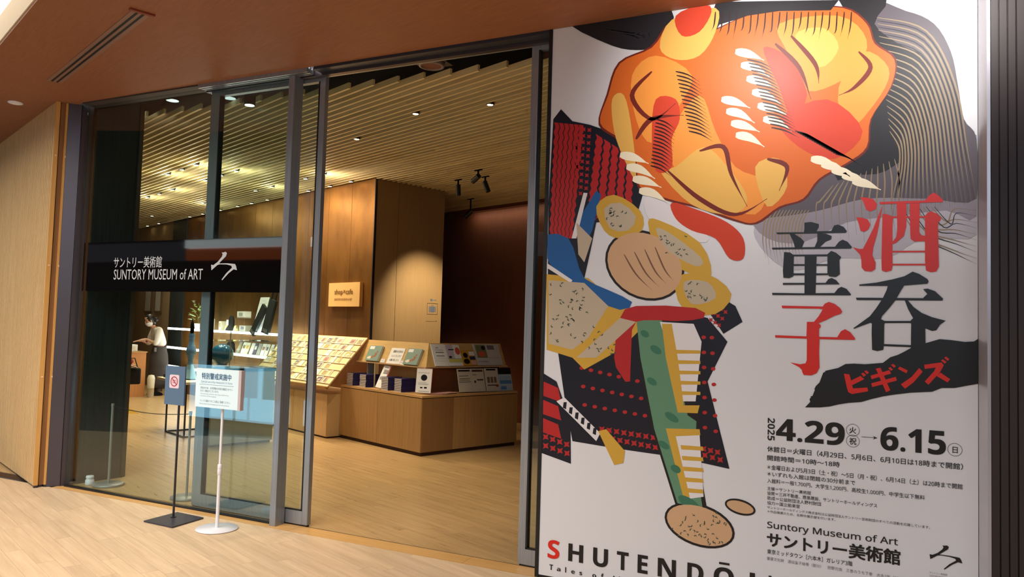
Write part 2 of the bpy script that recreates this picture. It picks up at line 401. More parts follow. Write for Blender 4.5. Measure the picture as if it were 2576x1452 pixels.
# ---- header, jambs, mullions, glazing
hd = root('trim_3', MI, kind='structure')
MB().box(-6.5, -5.05, 4.40, 4.55, 3.462, 3.50).build('header_plate', mat('warm grey steel', (74, 66, 64), .6, .2), hd, MI)
for k, (y0, y1) in enumerate(((4.402, 4.42), (4.436, 4.452), (4.468, 4.482))):
    box('rail', -5.05, -3.9, y0, y1, 3.445, 3.49, M_STEEL, hd, MI)
box('header_bar', -5.05, 0.8, 4.49, 4.53, 3.435, 3.52, M_DKFR, hd, MI)
box('header_face', -3.84, 0.8, 4.405, 4.485, 3.455, 3.50, mat('blue grey steel', (66, 70, 82), .4, .5), hd, MI)
box('header_lip', -3.84, 0.8, 4.53, 4.56, 3.440, 3.47, M_STEEL, hd, MI)
box('header_back', -6.6, 0.8, 4.56, 4.60, 3.47, 4.3, M_BLACK, hd, MI)
jb = root('trim_4', MI, kind='structure')
MB().prism([(-6.655, 4.375), (-6.585, 4.452), (-6.80, 4.66), (-6.95, 4.66), (-6.90, 4.40)], 0, ZS).build('jamb_panel', M_DKFR, jb, MI)
MB().prism([(-6.580, 4.458), (-6.545, 4.545), (-6.62, 4.62), (-6.79, 4.66)], 0, ZS).build('jamb_panel', M_DKFR, jb, MI)
MB().prism([(-6.586, 4.456), (-6.578, 4.462), (-6.70, 4.60), (-6.72, 4.58)], 0, ZS).build('joint', M_GASKET, jb, MI)
part_ = root('wall_left', MI, kind='structure')
MB().prism([(-6.550, 4.585), (-6.492, 4.975), (-6.59, 5.0), (-6.75, 4.66)], 0, 4.29).build('partition_panel', M_TEALP, part_, MI)
MB().prism([(-6.491, 4.978), (-6.484, 4.990), (-6.53, 5.02), (-6.59, 5.0)], 0, 4.29).build('joint', M_GASKET, part_, MI)
MB().prism([(-6.484, 4.990), (-6.500, 5.045), (-6.63, 5.08), (-6.63, 5.0)], 0, 4.29).build('corner_post', mat('grey green post', (60, 64, 60), .4, .3), part_, MI)

win = root('window_1', MI, kind='structure')
box('pane', -6.54, -4.09, 4.480, 4.488, 0.012, 3.462, M_GLASS, win, MI)
box('sill', -6.55, -4.05, 4.465, 4.50, 0, 0.014, M_GASKET, win, MI)
box('mullion', -4.098, -4.040, 4.43, 4.53, 0, 3.46, M_STEEL, win, MI, bevel=.003)
box('gasket', -4.112, -4.098, 4.455, 4.505, 0, 3.46, M_GASKET, win, MI)
def sliding_door(x0, x1, n):
    d = root('door_%d' % n, MI, kind='structure'); y0, y1 = 4.542, 4.584
    ld = x1 < -3
    xa, xb = (x1-.052, x1) if ld else (x0, x0+.052)
    box('stile', xa, xb, y0, y1, 0.012, 3.47, M_STEEL, d, MI, bevel=.002)
    xc, xd = (x0, x0+.10) if ld else (x1-.1, x1)
    box('stile', xc, xd, y0, y1, 0.012, 3.47, M_STEEL, d, MI, bevel=.002)
    gx = (x0+.10, x1-.052) if ld else (x0+.052, x1-.1)
    box('bottom_rail', gx[0], gx[1], y0, y1, 0.012, .115, M_STEEL, d, MI)
    box('top_rail', gx[0], gx[1], y0, y1, 3.41, 3.47, M_STEEL, d, MI)
    box('pane', gx[0], gx[1], 4.560, 4.567, .115, 3.41, M_GLASS, d, MI)
    MB().box(gx[0], gx[1], y0-.001, y0+.01, .112, .122).box(gx[0], gx[0]+.012, y0-.001, y1+.001, .115, 3.41).box(gx[1]-.012, gx[1], y0-.001, y1+.001, .115, 3.41).build('gasket', M_GASKET, d, MI)
    MB().box(x0+.01, x1-.01, y0+.004, y1-.004, .001, .012).build('brush', M_GASKET, d, MI)
sliding_door(-5.045, -3.832, 1)
sliding_door(-2.083, -0.88, 2)

# ---- dark film band with the museum name on the fixed pane
bd = root('window_sign', MI, 'black film band with silver museum name and emblem on the fixed glass pane', 'sign')
box('film_band', -6.475, -4.114, 4.4765, 4.4795, 1.760, 2.197, M_BAND, bd, MI)
MF = Matrix.Translation((0, 4.4755, 0))
t = MB(); text_box(t, 'サントリー美術館', -6.060, -5.455, 1.965, 2.063, MF, .001, .004); t.build('lettering', M_SILVER, bd, MI)
t = MB(); text_box(t, 'SUNTORY MUSEUM of ART', -6.052, -4.968, 1.862, 1.952, MF, .001, -.004); t.build('lettering', M_SILVER, bd, MI)
LOGO = [(1290, 540), (1330, 545), (1400, 510), (1470, 450), (1482, 420), (1465, 400), (1500, 400), (1530, 392), (1555, 410), (1540, 445), (1490, 480), (1440, 515), (1430, 527), (1560, 526), (1700, 535), (1720, 560), (1738, 606), (1680, 596), (1600, 640), (1495, 722), (1486, 712), (1560, 640), (1652, 578), (1640, 555), (1560, 540), (1440, 537), (1400, 545), (1300, 606)]
def logo(mb, x0, x1, z0, z1, M, off=.001):
    mb.flat([(x0+(p[0]-1288)/450*(x1-x0), z1-(p[1]-392)/330*(z1-z0)) for p in LOGO], M, off)
t = MB(); logo(t, -4.880, -4.592, 1.856, 2.088, MF); t.build('emblem', M_SILVER, bd, MI)

# ---- slatted timber shutters at the left
sh = root('slatted_shutter', MGat(-7.77, 1.68), 'tall folding screen of fine vertical timber slats left of the glass front', 'screen')
MSh = MG
box('end_stile', -7.80, -7.77, 1.678, 1.712, .02, 3.474, M_SHUTE, sh, MG)
box('end_stile', -7.80, -7.77, 1.758, 1.792, .02, 3.474, M_SHUTE, sh, MG)
box('back_panel', -10.6, -7.785, 1.72, 1.758, .02, 3.474, M_SHUTB, sh, MG)
box('backing', -10.6, -7.80, 1.712, 1.72, .02, 3.474, mat('dark shutter backing', (70, 44, 24), .9), sh, MG)  # dark tone paints the shade in the gaps between slats
a = -7.800
while a > -10.4:
    unit_piece('slat', M_SHUT, sh, MG @ Matrix.Translation((a-.017, 1.695, 1.747)), .026, .034, 3.454); a -= .0575
box('bottom_seal', -10.5, -7.8, 1.69, 1.75, .0, .02, M_STEELD, sh, MG)
for z in (2.98, 1.98, .98):
    for b in (1.695, 1.775):
        MB().cyl((0, 0), .009, 0, .004, 10, M=MG @ Matrix.Translation((-7.77, b, z)) @ Matrix.Rotation(PI/2, 4, 'Y')).build('stud', mat('pale stud', (240, 200, 150), .4), sh, MI)
MB().cyl((-7.785, 1.70), .02, 0, .02, 12).cyl((-7.785, 1.775), .02, 0, .02, 12).build('floor_guide', M_STEELD, sh, MG)
box('wall_corridor', -11, -7.86, 1.86, 2.0, 0, ZS, M_SHUTB, None, MG, kind='structure')

# ---- shop ceiling: hanging slats under a black void
ZC = 3.595
cl = root('ceiling', MG, kind='structure')
vd = [(-6.95, 4.61), (4.6, 4.61), (4.6, 14), (-24, 14), (-24, 4.61)]
MB().prism(vd, 4.30, 4.34).build('void_panel', M_BLACK, cl, MI)
b = 2.12; nsl = 0
while b < 8.62:
    a1 = (5.24-b*cT)/sT      # slats end on the line y = 5.24
    amax = min(a1, -1.2)
    amin = -18.9 if b < 5.93 else -9.03
    if b > 7.22: amin = -12.5
    a = amax; first = True
    while a > amin+.05:
        L = (random.choice((1.7, 2.6, 3.4)) if first else 4.1) if nsl % 5 else 3.6
        e = max(a-L, amin)
        unit_piece('slat', M_SLAT, cl, MG @ Matrix.Translation(((a+e)/2, b, ZC+.026)), a-e-.006, .022, .052)
        a = e; first = False
    nsl += 1; b += .0895
box('ceiling_edge', -12.6, -1.0, 8.58, 8.66, 3.53, 3.9, M_DKWALL, None, MG, kind='structure')

# ---- shop walls
wb = root('wall_back', MG, kind='structure')
seams = [-9.035, -9.647, -10.298, -10.91, -11.56, -12.17, -12.82, -13.43, -14.08, -14.69, -15.34, -15.965]
for i in range(len(seams)-1):
    box('brass_panel', seams[i+1]+.003, seams[i]-.003, 5.96, 5.98, 0, 3.62, M_BRASS, wb, MG)
box('wall_core', -19.2, -9.05, 5.985, 6.2, 0, 4.3, M_GAP, wb, MG)
box('dark_panel', -16.72, -15.97, 5.94, 5.985, 0, 3.62, M_TEALP, wb, MG)
box('wall_panel', -17.85, -16.73, 5.96, 5.985, 0, 3.62, M_TANW, wb, MG)
box('wall_panel', -19.0, -17.86, 5.96, 5.985, 0, 3.62, M_TANW, wb, MG)
wr = root('wall_return', MG, kind='structure')
box('fabric_panel', -9.40, -9.035, 5.99, 6.362, 0, 3.62, M_OLIVE, wr, MG)
box('fabric_panel', -9.40, -9.035, 6.368, 7.215, 0, 3.62, M_OLIVE, wr, MG)
box('corner_bead', -9.045, -9.029, 5.952, 5.988, 0, 3.60, M_STEELD, wr, MG)
box('wall_core', -9.6, -9.42, 6.0, 7.2, 0, 4.3, M_GAP, wr, MG)
box('wall_far', -14, -0.5, 8.66, 8.8, 0, 3.53, M_DKWALL, None, MG, kind='structure')
box('wall_end', -19.2, -19.05, 1.0, 6.2, 0, 4.3, M_TANW, None, MG, kind='structure')
box('wall_right', .9, 1.0, 4.62, 9.6, 0, 4.3, M_DKWALL, None, MI, kind='structure')
box('wall_front', -19.2, -8.12, 2.0, 2.1, 0, 4.3, M_TEALP, None, MG, kind='structure')
# louvres at the far left end of the shop
lv = root('louvre_screen', MGat(-18.4, 5.7), 'row of upright brown louvres at the far left end of the shop', 'screen')
for i in range(5):
    box('louvre', -19.03, -18.93, 5.12+i*.15, 5.17+i*.15, 0.0, 2.35, M_SHUTB, lv, MG)
box('head_rail', -19.04, -18.92, 5.05, 5.90, 2.35, 2.42, M_GAP, lv, MG)
for k, (pa, pb) in enumerate((((374, 640), (381, 786)), ((399, 640), (406, 786)))):
    a0, z1 = on_b(pa[0], pa[1]-20, 5.955); a1, z0 = on_b(pb[0], pb[1], 5.955)
    h = root('wall_scroll', MGat(a0, 5.95, z0), 'tall narrow framed hanging print on the tan wall behind the cashier, %s of the two' % ('left' if k == 0 else 'right'), 'picture', 'framed prints behind the cashier')
    z1 = max(z1, 2.5)
    box('print', a0+.02, a1-.02, 5.940, 5.945, z0+.03, z1-.03, mat('pale scroll print', (190, 184, 172), .6), h, MG)
    MB().box(a0, a0+.02, 5.93, 5.96, z0, z1).box(a1-.02, a1+.02, 5.93, 5.96, z0, z1).box(a0, a1+.02, 5.93, 5.96, z0, z0+.03).box(a0, a1+.02, 5.93, 5.96, z1-.03, z1).build('frame', M_GAP, h, MG)
# slot of warm light on top of the far wall
area('cove_light', G(-8.2, 8.50, 3.50), G(-8.2, 8.66, 3.2), 3.6, .03, 5, WARM)

# ================================================================== LAMPS IN THE SLAT CEILING
def lamp_proto():
    r = root('ceiling_spotlight', MGat(0, 0), 'x', 'ceiling light')
    MB().lathe([(.034, .05), (.038, 0), (.034, -.004), (.028, 0), (.026, .05)], 14).build('housing', M_STEELD, r)
    MB().cyl((0, 0), .027, -.002, .002, 12).build('lens', M_EMWARM, r)
    return r
lp0 = lamp_proto(); used = False
ROWS = [('row along the brass wall', 5.80, [-18.03, -17.31, -15.55, -14.89, -14.07, -13.31, -12.74, -12.14, -11.44, -10.74, -10.09, -9.50]),
        ('nearest row of three above the glass case', 3.86, [-10.18, -10.68, -11.21]),
        ('second row of three above the shop', 4.40, [-10.14, -10.64, -11.21]),
        ('far row of three above the shop', 4.385, [-12.52, -13.12, -13.69]),
        ('pair over the postcard board', 5.30, [-9.34, -9.85]),
        ('pair over the lit shelves', 5.28, [-10.89, -11.44]),
        ('lone lamps deep in the shop', 5.29, [-13.52, -16.13])]
ORD = ['first', 'second', 'third', 'fourth', 'fifth', 'sixth', 'seventh', 'eighth', 'ninth', 'tenth', 'eleventh', 'twelfth', 'thirteenth', 'fourteenth', 'fifteenth', 'sixteenth', 'seventeenth']
def place_lamp(a, b, label, group):
    global used
    b = 2.12+.0895*(round((b-2.12)/.0895-.5)+.5)
    M = MGat(a, b, ZC-.006)
    if used: o = copy_tree(lp0, M)
    else: o = lp0; o.matrix_basis = M; MW[o.name] = M; used = True
    tag(o, label, 'ceiling light', group); return o
for g, b, As in ROWS:
    for k, a in enumerate(As):
        n = len(As)
        lab = ('%s lamp from the left in the %s' % (ORD[n-1-k] if As[0] > As[-1] else ORD[k], g)) if n > 1 else g
        place_lamp(a, b, 'warm '+lab, 'small lamps in the slat ceiling, '+g)
        if b == 5.80:
            spot('wall_lamp_light', G(a, 5.74, ZC-.03), G(a, 5.78, 0), 42, WARM, 62, .6, .02)
        if k % 2 == 0 and b != 5.80:
            pl_ = bpy.data.lights.new('lamp_glow', 'POINT'); pl_.energy = 11; pl_.color = WARM; pl_.shadow_soft_size = .03
            po_ = bpy.data.objects.new('lamp_glow', pl_); COL.objects.link(po_); po_.location = G(a, b-.05, ZC-.12)  # point light added below the lamp to brighten nearby slats
        if b != 5.80 and (k != 1 or len(As) < 3): spot('slat_lamp_light', G(a, b, ZC-.03), G(a+.2, b, 0), 120, WARM, 110, .9, .04)
for (a, b, lab) in ((-7.23, 4.53, 'warm lamp between slats seen through the open doorway, brightest at its left'), (-5.90, 4.27, 'dim small lamp between slats, middle one of three over the doorway'), (-5.12, 4.54, 'large bright lamp between slats, right one of three over the doorway')):
    place_lamp(a, b, lab, 'lamps over the doorway')
    spot('slat_lamp_light', G(a, b, ZC-.03), G(a-.5, b-.1, 0), 130, WARM, 80, .8, .04)
# lamp on the display easel, and the one that lights the locker sign
spot('easel_light', G(-9.7, 4.6, 3.5), G(-9.9, 5.5, 1.0), 46, (1, .82, .56), 50, .8, .03)
spot('locker_sign_light', G(-7.85, 6.50, 3.20), G(-9.03, 6.95, 1.4), 330, (1, .84, .54), 64, .9, .03)
spot('counter_light', G(-7.9, 4.0, 3.5), G(-8.1, 5.45, .9), 34, (1, .82, .56), 55, .9, .03)
# track heads
def track(a, b, z, aim, label, drop=.08):
    r = root('track_spotlight', MGat(a, b, z), label, 'spotlight', 'black track spotlights')
    MB().cyl((0, 0), .012, 0, drop, 8).box(-.07, .07, -.012, .012, drop, drop+.012).build('stem', M_BLACK, r)
    d = Vector(aim).normalized(); q = d.to_track_quat('-Z', 'Y').to_matrix().to_4x4()
    MB().cyl((0, 0), .034, -.13, .02, 16, M=q).build('lamp_head', mat('black lamp', (18, 16, 16), .5), r)
track(-7.954, 6.576, 3.46, (0, .1, -1), 'black cylindrical spotlight under the slats, leftmost of three near the dark wall')
track(-7.39, 6.443, 3.50, (-.9, .1, -.35), 'black spotlight under the slats turned sideways, middle of three near the dark wall')
track(-7.491, 6.659, 3.46, (.35, .1, -.8), 'black tilted spotlight under the slats, right of three near the dark wall')
track(-9.0, 7.71, 3.34, (-.6, -.3, -.6), 'black spotlight with a bracket hanging in front of the dark brown wall', .2)
cy = root('cylinder_downlight', MWat(-4.884, 4.813, 3.40), 'black cylinder downlight with a lit lens hanging in the void behind the glass', 'ceiling light')
MB().cyl((0, 0), .048, 0, .16, 20).build('housing', M_BLACK, cy)
MB().cyl((0, 0), .040, -.002, .001, 20).build('lens', M_EMW, cy)
box('stem', -.01, .01, -.01, .01, .16, .9, M_BLACK, cy)
se = root('ceiling_speaker', MWat(-2.96, 4.68, 3.47), 'round brownish ceiling speaker on a square plate just inside the doorway header', 'speaker')
MB().box(-.125, .125, -.10, .10, .012, .02).build('plate', M_STEELD, se)
MB().lathe([(.095, .012), (.095, -.012), (.078, -.016), (.074, -.004)], 28).build('ring', mat('greige ring', (120, 104, 100), .5), se)
MB().cyl((0, 0), .075, -.006, 0, 28).build('grille', mat('reddish grille', (110, 62, 44), .6), se)

# ================================================================== COUNTER WITH BOOKS (open doorway)
ct = root('display_counter', MGat(-7.12, 5.45), 'low L-shaped oak counter with tilted display back in the open doorway', 'counter')
ZT = .706; Z0 = .045
L_ = [(-7.12, 5.45), (-7.12, 7.02), (-7.75, 7.02), (-7.75, 6.05), (-8.918, 5.93), (-8.918, 5.45)]
def inset(d): return [(-7.12-d, 5.45+d), (-7.12-d, 7.02-d), (-7.75+d, 7.02-d), (-7.75+d, 6.05-d), (-8.918+d, 5.93-d), (-8.918+d, 5.45+d)]
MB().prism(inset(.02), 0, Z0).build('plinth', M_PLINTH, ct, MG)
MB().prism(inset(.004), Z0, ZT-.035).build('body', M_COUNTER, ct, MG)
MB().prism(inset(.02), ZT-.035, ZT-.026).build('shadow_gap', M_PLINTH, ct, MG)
MB().prism(L_, ZT-.026, ZT).build('top', M_COUNTERT, ct, MG)
for a0, a1 in ((-8.916, -8.03), (-8.03, -7.125)):
    box('front_panel', a0+.003, a1-.003, 5.447, 5.452, Z0, ZT-.037, M_COUNTER, ct, MG)
for b0, b1 in ((5.455, 5.93), (5.93, 7.015)):
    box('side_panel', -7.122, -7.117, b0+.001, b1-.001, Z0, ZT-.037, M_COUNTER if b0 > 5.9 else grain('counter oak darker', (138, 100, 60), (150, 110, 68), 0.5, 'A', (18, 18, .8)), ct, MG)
# upper ledge and tilted backs
d = .15; ZL = 1.033; ZP = 1.316; back = .13
aL, bF = -8.80, 5.45+d; aR, bR = -7.12-d, 6.965
MB().prism([(aL, bF), (aR, bF), (aR, bR), (aR-.16, bR), (aR-.16, bF+.16), (aL, bF+.16)], ZL-.014, ZL).build('ledge', mat('ledge oak', (196, 160, 116), .5), ct, MG)
MB().add([G(aL, bF+.03, ZL), G(aR-.03, bF+.03, ZL), G(aR-.03-back, bF+.03+back, ZP), G(aL, bF+.03+back, ZP),
          G(aL, bF+.06, ZL), G(aR-.06, bF+.06, ZL), G(aR-.06-back, bF+.06+back, ZP), G(aL, bF+.06+back, ZP)],
         [(0,1,2,3),(7,6,5,4),(0,3,7,4),(1,5,6,2),(3,2,6,7),(0,4,5,1)]).build('back_panel', grain('tilted oak', (196, 158, 92), (212, 174, 108), .5, 'A', (1.5, 12, 12)), ct, MI)
MB().add([G(aR-.03, bF+.03, ZL), G(aR-.03, bR, ZL), G(aR-.03-back, bR, ZP), G(aR-.03-back, bF+.03+back, ZP),
          G(aR-.06, bF+.06, ZL), G(aR-.06, bR, ZL), G(aR-.06-back, bR, ZP), G(aR-.06-back, bF+.06+back, ZP)],
         [(0,1,2,3),(7,6,5,4),(0,3,7,4),(1,5,6,2),(3,2,6,7),(0,4,5,1)]).build('back_panel', MATS['tilted oak'], ct, MI)
# brown core under the ledge, set back on its right half; steel bracket at the left
box('core_panel', -8.5, aR-.16, bF+.16, bF+.18, ZT, ZL-.014, M_COUNTER, ct, MG)
box('core_panel', aR-.18, aR-.155, bF+.16, 6.95, ZT, ZL-.014, mat('core brown', (134, 84, 54), .6), ct, MG)
box('bracket', -8.58, -8.56, bF+.03, bF+.15, ZT, ZL-.014, M_STEEL, ct, MG)
box('bracket', -8.365, -8.35, bF+.0, bF+.012, ZT, ZL-.014, mat('clear acrylic edge', (190, 180, 140), .3), ct, MG)

def plate_from_px(tl, tr, br, bl, plane, thick):
    """corner pixels put onto a real plane of the shop -> local frame of a thin sheet standing there"""
    P = [plane(*p) for p in (tl, tr, br, bl)]; o = P[3]
    ux = (P[2]-P[3]); w = ux.length; ux.normalize(); up = (P[0]+P[1]-P[2]-P[3])*.5
    h = up.length; up.normalize(); n = ux.cross(up); n.normalize(); up = n.cross(ux)
    if n.dot(CAM-o) < 0: n = -n
    M = Matrix((ux, -n, up)).transposed().to_4x4(); M.translation = o + n*thick     # local y points into the plane
    return M, w, h
def tilt_front(px, py):       # tilted back facing the door (towards -b)
    n = Vector((0, 0, 0)); nb = -(ZP-ZL); nz = back       # normal in (b,z): (-(ZP-ZL), back)
    nn = EY*(-(ZP-ZL))+Vector((0, 0, back)); p = G(aL, bF+.03, ZL); dd = ray(px, py)
    return CAM+dd*((p-CAM).dot(nn)/dd.dot(nn))
def tilt_right(px, py):       # tilted back facing +a
    nn = EX*(ZP-ZL)+Vector((0, 0, back)); p = G(aR-.03, 6, ZL); dd = ray(px, py)
    return CAM+dd*((p-CAM).dot(nn)/dd.dot(nn))
def c1(x, y): return (900+x/4.84, 860+y/4.84)
PINK = mat('pale pink card', (222, 170, 160), .6)
def cover_book(q, label, tags=True):
    M, w, h = plate_from_px(*[c1(*p) for p in q], tilt_front, .002)
    r = root('book', M, label, 'book', 'picture books on the tilted counter back')
    M = M @ Matrix.Translation((0, -.032, 0)); MW[r.name] = M; r.matrix_basis = M
    box('pages', .003, w-.003, .003, .027, .003, h-.003, M_PAGES, r)
    MB().box(0, w, 0, .003, 0, h).box(0, w, .027, .03, 0, h).box(0, .003, 0, .03, 0, h).build('cover', mat('sea green cover', (122, 150, 140), .4), r)
    t = MB(); t.flat([(w*.06, h*.76), (w*.42, h*.76), (w*.42, h*.95), (w*.06, h*.95)], MW[r.name], .0006); t.build('title_label', M_WHITE, r, MI)
    t = MB()
    for q, (u, v, ru, rv) in enumerate(((.62, .30, .14, .06), (.70, .44, .09, .10), (.76, .60, .07, .05), (.48, .22, .10, .04))):
        t.flat([(w*(u+ru*math.cos(i*PI/7)), h*(v+rv*math.sin(i*PI/7))) for i in range(14)], MW[r.name], .0006+.0001*q)
    t.build('cover_print', mat('russet print', (150, 92, 62), .5), r, MI)
    t = MB(); t.flat(smooth([(w*.1, h*.18), (w*.3, h*.3), (w*.45, h*.22), (w*.3, h*.1)], 4), MW[r.name], .0007); t.build('cover_print', mat('ivory print', (226, 216, 190), .5), r, MI)
cover_book([(150, 62), (300, 68), (258, 246), (105, 236)], 'sea-green picture book standing on the counter ledge, left of the white notice')
cover_book([(625, 92), (795, 105), (735, 298), (568, 282)], 'sea-green picture book standing on the counter ledge, right of the white notice')
def notice(name, q, plane, label, lines, cat='notice', base=M_WHITE, frame=None, thick=.004, group=None, extra=None):
    M, w, h = plate_from_px(*[c1(*p) for p in q], plane, thick+.002)
    r = root(name, M, label, cat, group)
    sh_ = box('sheet', 0, w, 0, thick, 0, h, base, r)
    if frame: MB().box(-.004, w+.004, -.002, thick+.001, h, h+.005).box(w, w+.005, -.002, thick+.001, 0, h).build('edge', frame, r)
    for i, ln in enumerate(lines):
        t = MB(); body, x0, x1, z0, z1 = ln[:5]; mt = ln[5] if len(ln) > 5 else M_INK
        if body == '#': t.flat([(x0*w, z0*h), (x1*w, z0*h), (x1*w, z1*h), (x0*w, z1*h)], MW[r.name], .0006+.0002*(i % 4))
        elif body == 'o': t.flat([(w*(x0+x1)/2+w*(x1-x0)/2*math.cos(k*PI/10), h*(z0+z1)/2+h*(z1-z0)/2*math.sin(k*PI/10)) for k in range(20)], MW[r.name], .0008+.0002*(i % 4))
        else: text_box(t, body, x0*w, x1*w, z0*h, z1*h, MW[r.name], .0007, .01)
        t.build('print', mt, sh_, MI)
    return r
notice('notice_card', [(402, 78), (563, 86), (512, 275), (347, 262)], tilt_front, 'white notice with three lines of black Japanese print between the two green books',
       [('図録のお求めは', .22, .92, .70, .86), ('ショップレジまで', .18, .9, .42, .56), ('お願い致します。', .16, .86, .16, .30)])
for q, lab in (([(290, 206), (342, 212), (325, 256), (274, 250)], 'small pink-edged price card beside the left green book'), ([(528, 226), (574, 232), (560, 284), (514, 276)], 'small pink-edged price card beside the right green book')):
    notice('price_card', q, tilt_front, lab, [('#', .1, .9, .78, .95, PINK), ('1,800円', .15, .85, .3, .5)], 'price card')
BL = mat('pale blue print', (156, 186, 214), .5); YG = mat('lime print', (206, 204, 110), .5); GD = mat('ochre print', (200, 150, 40), .5); LV = mat('lilac print', (196, 186, 206), .5); RDp = mat('coral print', (214, 92, 70), .5); GN = mat('moss print', (120, 128, 84), .5); DB = mat('deep blue print', (40, 52, 92), .5)
notice('leaflet_stack', [(893, 34), (1064, 38), (1106, 300), (940, 300)], tilt_right, 'white leaflets with grey bars, first from the left on the counter ledge',
       [('#', .22, .82, .60, .63, M_INK), ('#', .22, .82, .45, .475, M_INK), ('ご案内', .22, .5, .80, .86), ('#', .03, .99, .34, .345, M_INK), ('#', .03, .99, .22, .225, M_INK), ('#', .2, .8, .74, .75, M_GREY), ('#', .2, .8, .70, .71, M_GREY)], 'leaflet', thick=.012)
notice('leaflet_stack', [(1073, 42), (1244, 46), (1282, 296), (1115, 298)], tilt_right, 'lilac leaflets with a coral disc, second from the left on the counter ledge',
       [('#', 0, .5, .30, 1, LV), ('o', .62, .98, .52, .88, RDp), ('#', .15, .55, .74, .79, M_INK), ('#', .02, .98, .16, .32, YG), ('#', .1, .3, .36, .46, M_INK), ('#', .02, .98, .33, .34, M_INK)], 'leaflet', thick=.012)
notice('leaflet_stack', [(1255, 110), (1420, 112), (1450, 293), (1290, 296)], tilt_right, 'short ochre and navy leaflets, third from the left on the counter ledge',
       [('o', .05, .5, .1, .45, M_INK), ('o', .1, .45, .5, .85, M_INK), ('#', .55, .97, .38, .60, DB), ('#', .58, .97, .04, .32, PINK), ('#', .55, .97, .66, .92, M_WHITE)], 'leaflet', base=GD, thick=.012)
notice('leaflet_stack', [(1412, 38), (1716, 36), (1764, 290), (1458, 292)], tilt_right, 'wide grey leaflets with a colourful picture, fourth from the left on the counter ledge',
       [('#', .06, .46, .36, .96, GN), ('o', .12, .4, .4, .66, RDp), ('o', .28, .44, .72, .92, M_INK), ('もてなす悦び', .06, .44, .14, .21), ('#', .52, .8, .74, .95, M_GREY), ('#', .05, .96, .355, .362, M_INK)], 'leaflet', base=mat('silver card', (200, 198, 196), .5), thick=.012)
def low_right(px, py):     # leaflets leaning on the brown core above the counter top
    nn = EX*.30+Vector((0, 0, .08)); p = G(-7.20, 6, ZT); dd = ray(px, py); return CAM+dd*((p-CAM).dot(nn)/dd.dot(nn))
CR = mat('cream card', (206, 198, 180), .6)
notice('leaflet_stack', [(1205, 334), (1365, 330), (1395, 610), (1236, 616)], low_right, 'cream leaflets with a black heading bar, leftmost in the lower row',
       [('#', .08, .96, .88, .95, M_INK), ('#', .1, .8, .68, .70), ('#', .1, .9, .56, .58), ('#', .1, .9, .50, .515), ('#', .05, .95, .42, .44, M_INK)], 'leaflet', base=CR, thick=.01)
notice('leaflet_stack', [(1370, 330), (1520, 328), (1556, 606), (1400, 612)], low_right, 'cream leaflets with a brown heading, second in the lower row',
       [('#', .08, .92, .86, .95, mat('umber print', (70, 56, 40), .5)), ('#', .4, .9, .48, .54, MATS['umber print']), ('#', .18, .3, .38, .48, M_INK), ('#', .1, .4, .72, .74)], 'leaflet', base=CR, thick=.01)
notice('leaflet_stack', [(1535, 326), (1682, 322), (1724, 602), (1568, 606)], low_right, 'cream leaflets with six brown blocks and a red dot, third in the lower row',
       [('#', .12, .85, .90, .97, M_INK)]+[('#', .12+i*.26, .32+i*.26, .36+.18*0, .62, mat('sepia block', (120, 100, 80), .6)) for i in range(3)]+[('#', .1, .8, .24, .28, M_INK), ('o', .72, .95, .18, .30, mat('dull red', (150, 60, 50), .5))], 'leaflet', base=CR, thick=.01)
notice('leaflet_stack', [(1706, 322), (1852, 320), (1886, 594), (1730, 600)], low_right, 'blue and black leaflets, rightmost in the lower row',
       [('#', 0, 1, .72, 1, M_INK), ('#', .05, .95, .50, .64, BL), ('#', .05, .95, .30, .46, mat('mid blue print', (90, 140, 190), .5)), ('#', .08, .5, .06, .2, mat('mid blue print', (90, 140, 190), .5))], 'leaflet', base=mat('ice card', (176, 196, 210), .5), thick=.01)
def front_stand(px, py):
    nn = (EY*-1.0+EX*.35+Vector((0, 0, .12))).normalized(); p = G(-7.42, 5.52, ZT); dd = ray(px, py); return CAM+dd*((p-CAM).dot(nn)/dd.dot(nn))
notice('notice_board', [(718, 326), (900, 334), (886, 628), (702, 616)], front_stand, 'white notice with a black disc in a pink frame on the counter corner',
       [('オリジナルグッズ', .12, .84, .80, .86), ('o', .3, .72, .50, .76, M_INK), ('#', .15, .7, .42, .428), ('#', .15, .85, .37, .378), ('#', .15, .8, .33, .338), ('#', .3, .46, .18, .24, M_INK), ('#', .56, .74, .18, .25, M_INK), ('#', .2, .9, .06, .07)], frame=PINK)
def leaning(px, py):
    nn = (EY*-1.0+Vector((0, 0, .45))).normalized(); p = G(-8.2, 5.50, ZT); dd = ray(px, py); return CAM+dd*((p-CAM).dot(nn)/dd.dot(nn))
notice('notice_board', [(295, 290), (375, 300), (300, 570), (215, 552)], leaning, 'narrow leaning white placard with red edge between the blue book stacks',
       [('図録', .3, .9, .62, .82), ('好評発売', .1, .9, .34, .5), ('#', .2, .8, .90, .92), ('#', .9, 1.0, 0, 1, mat('red edge', (196, 60, 44), .5))])
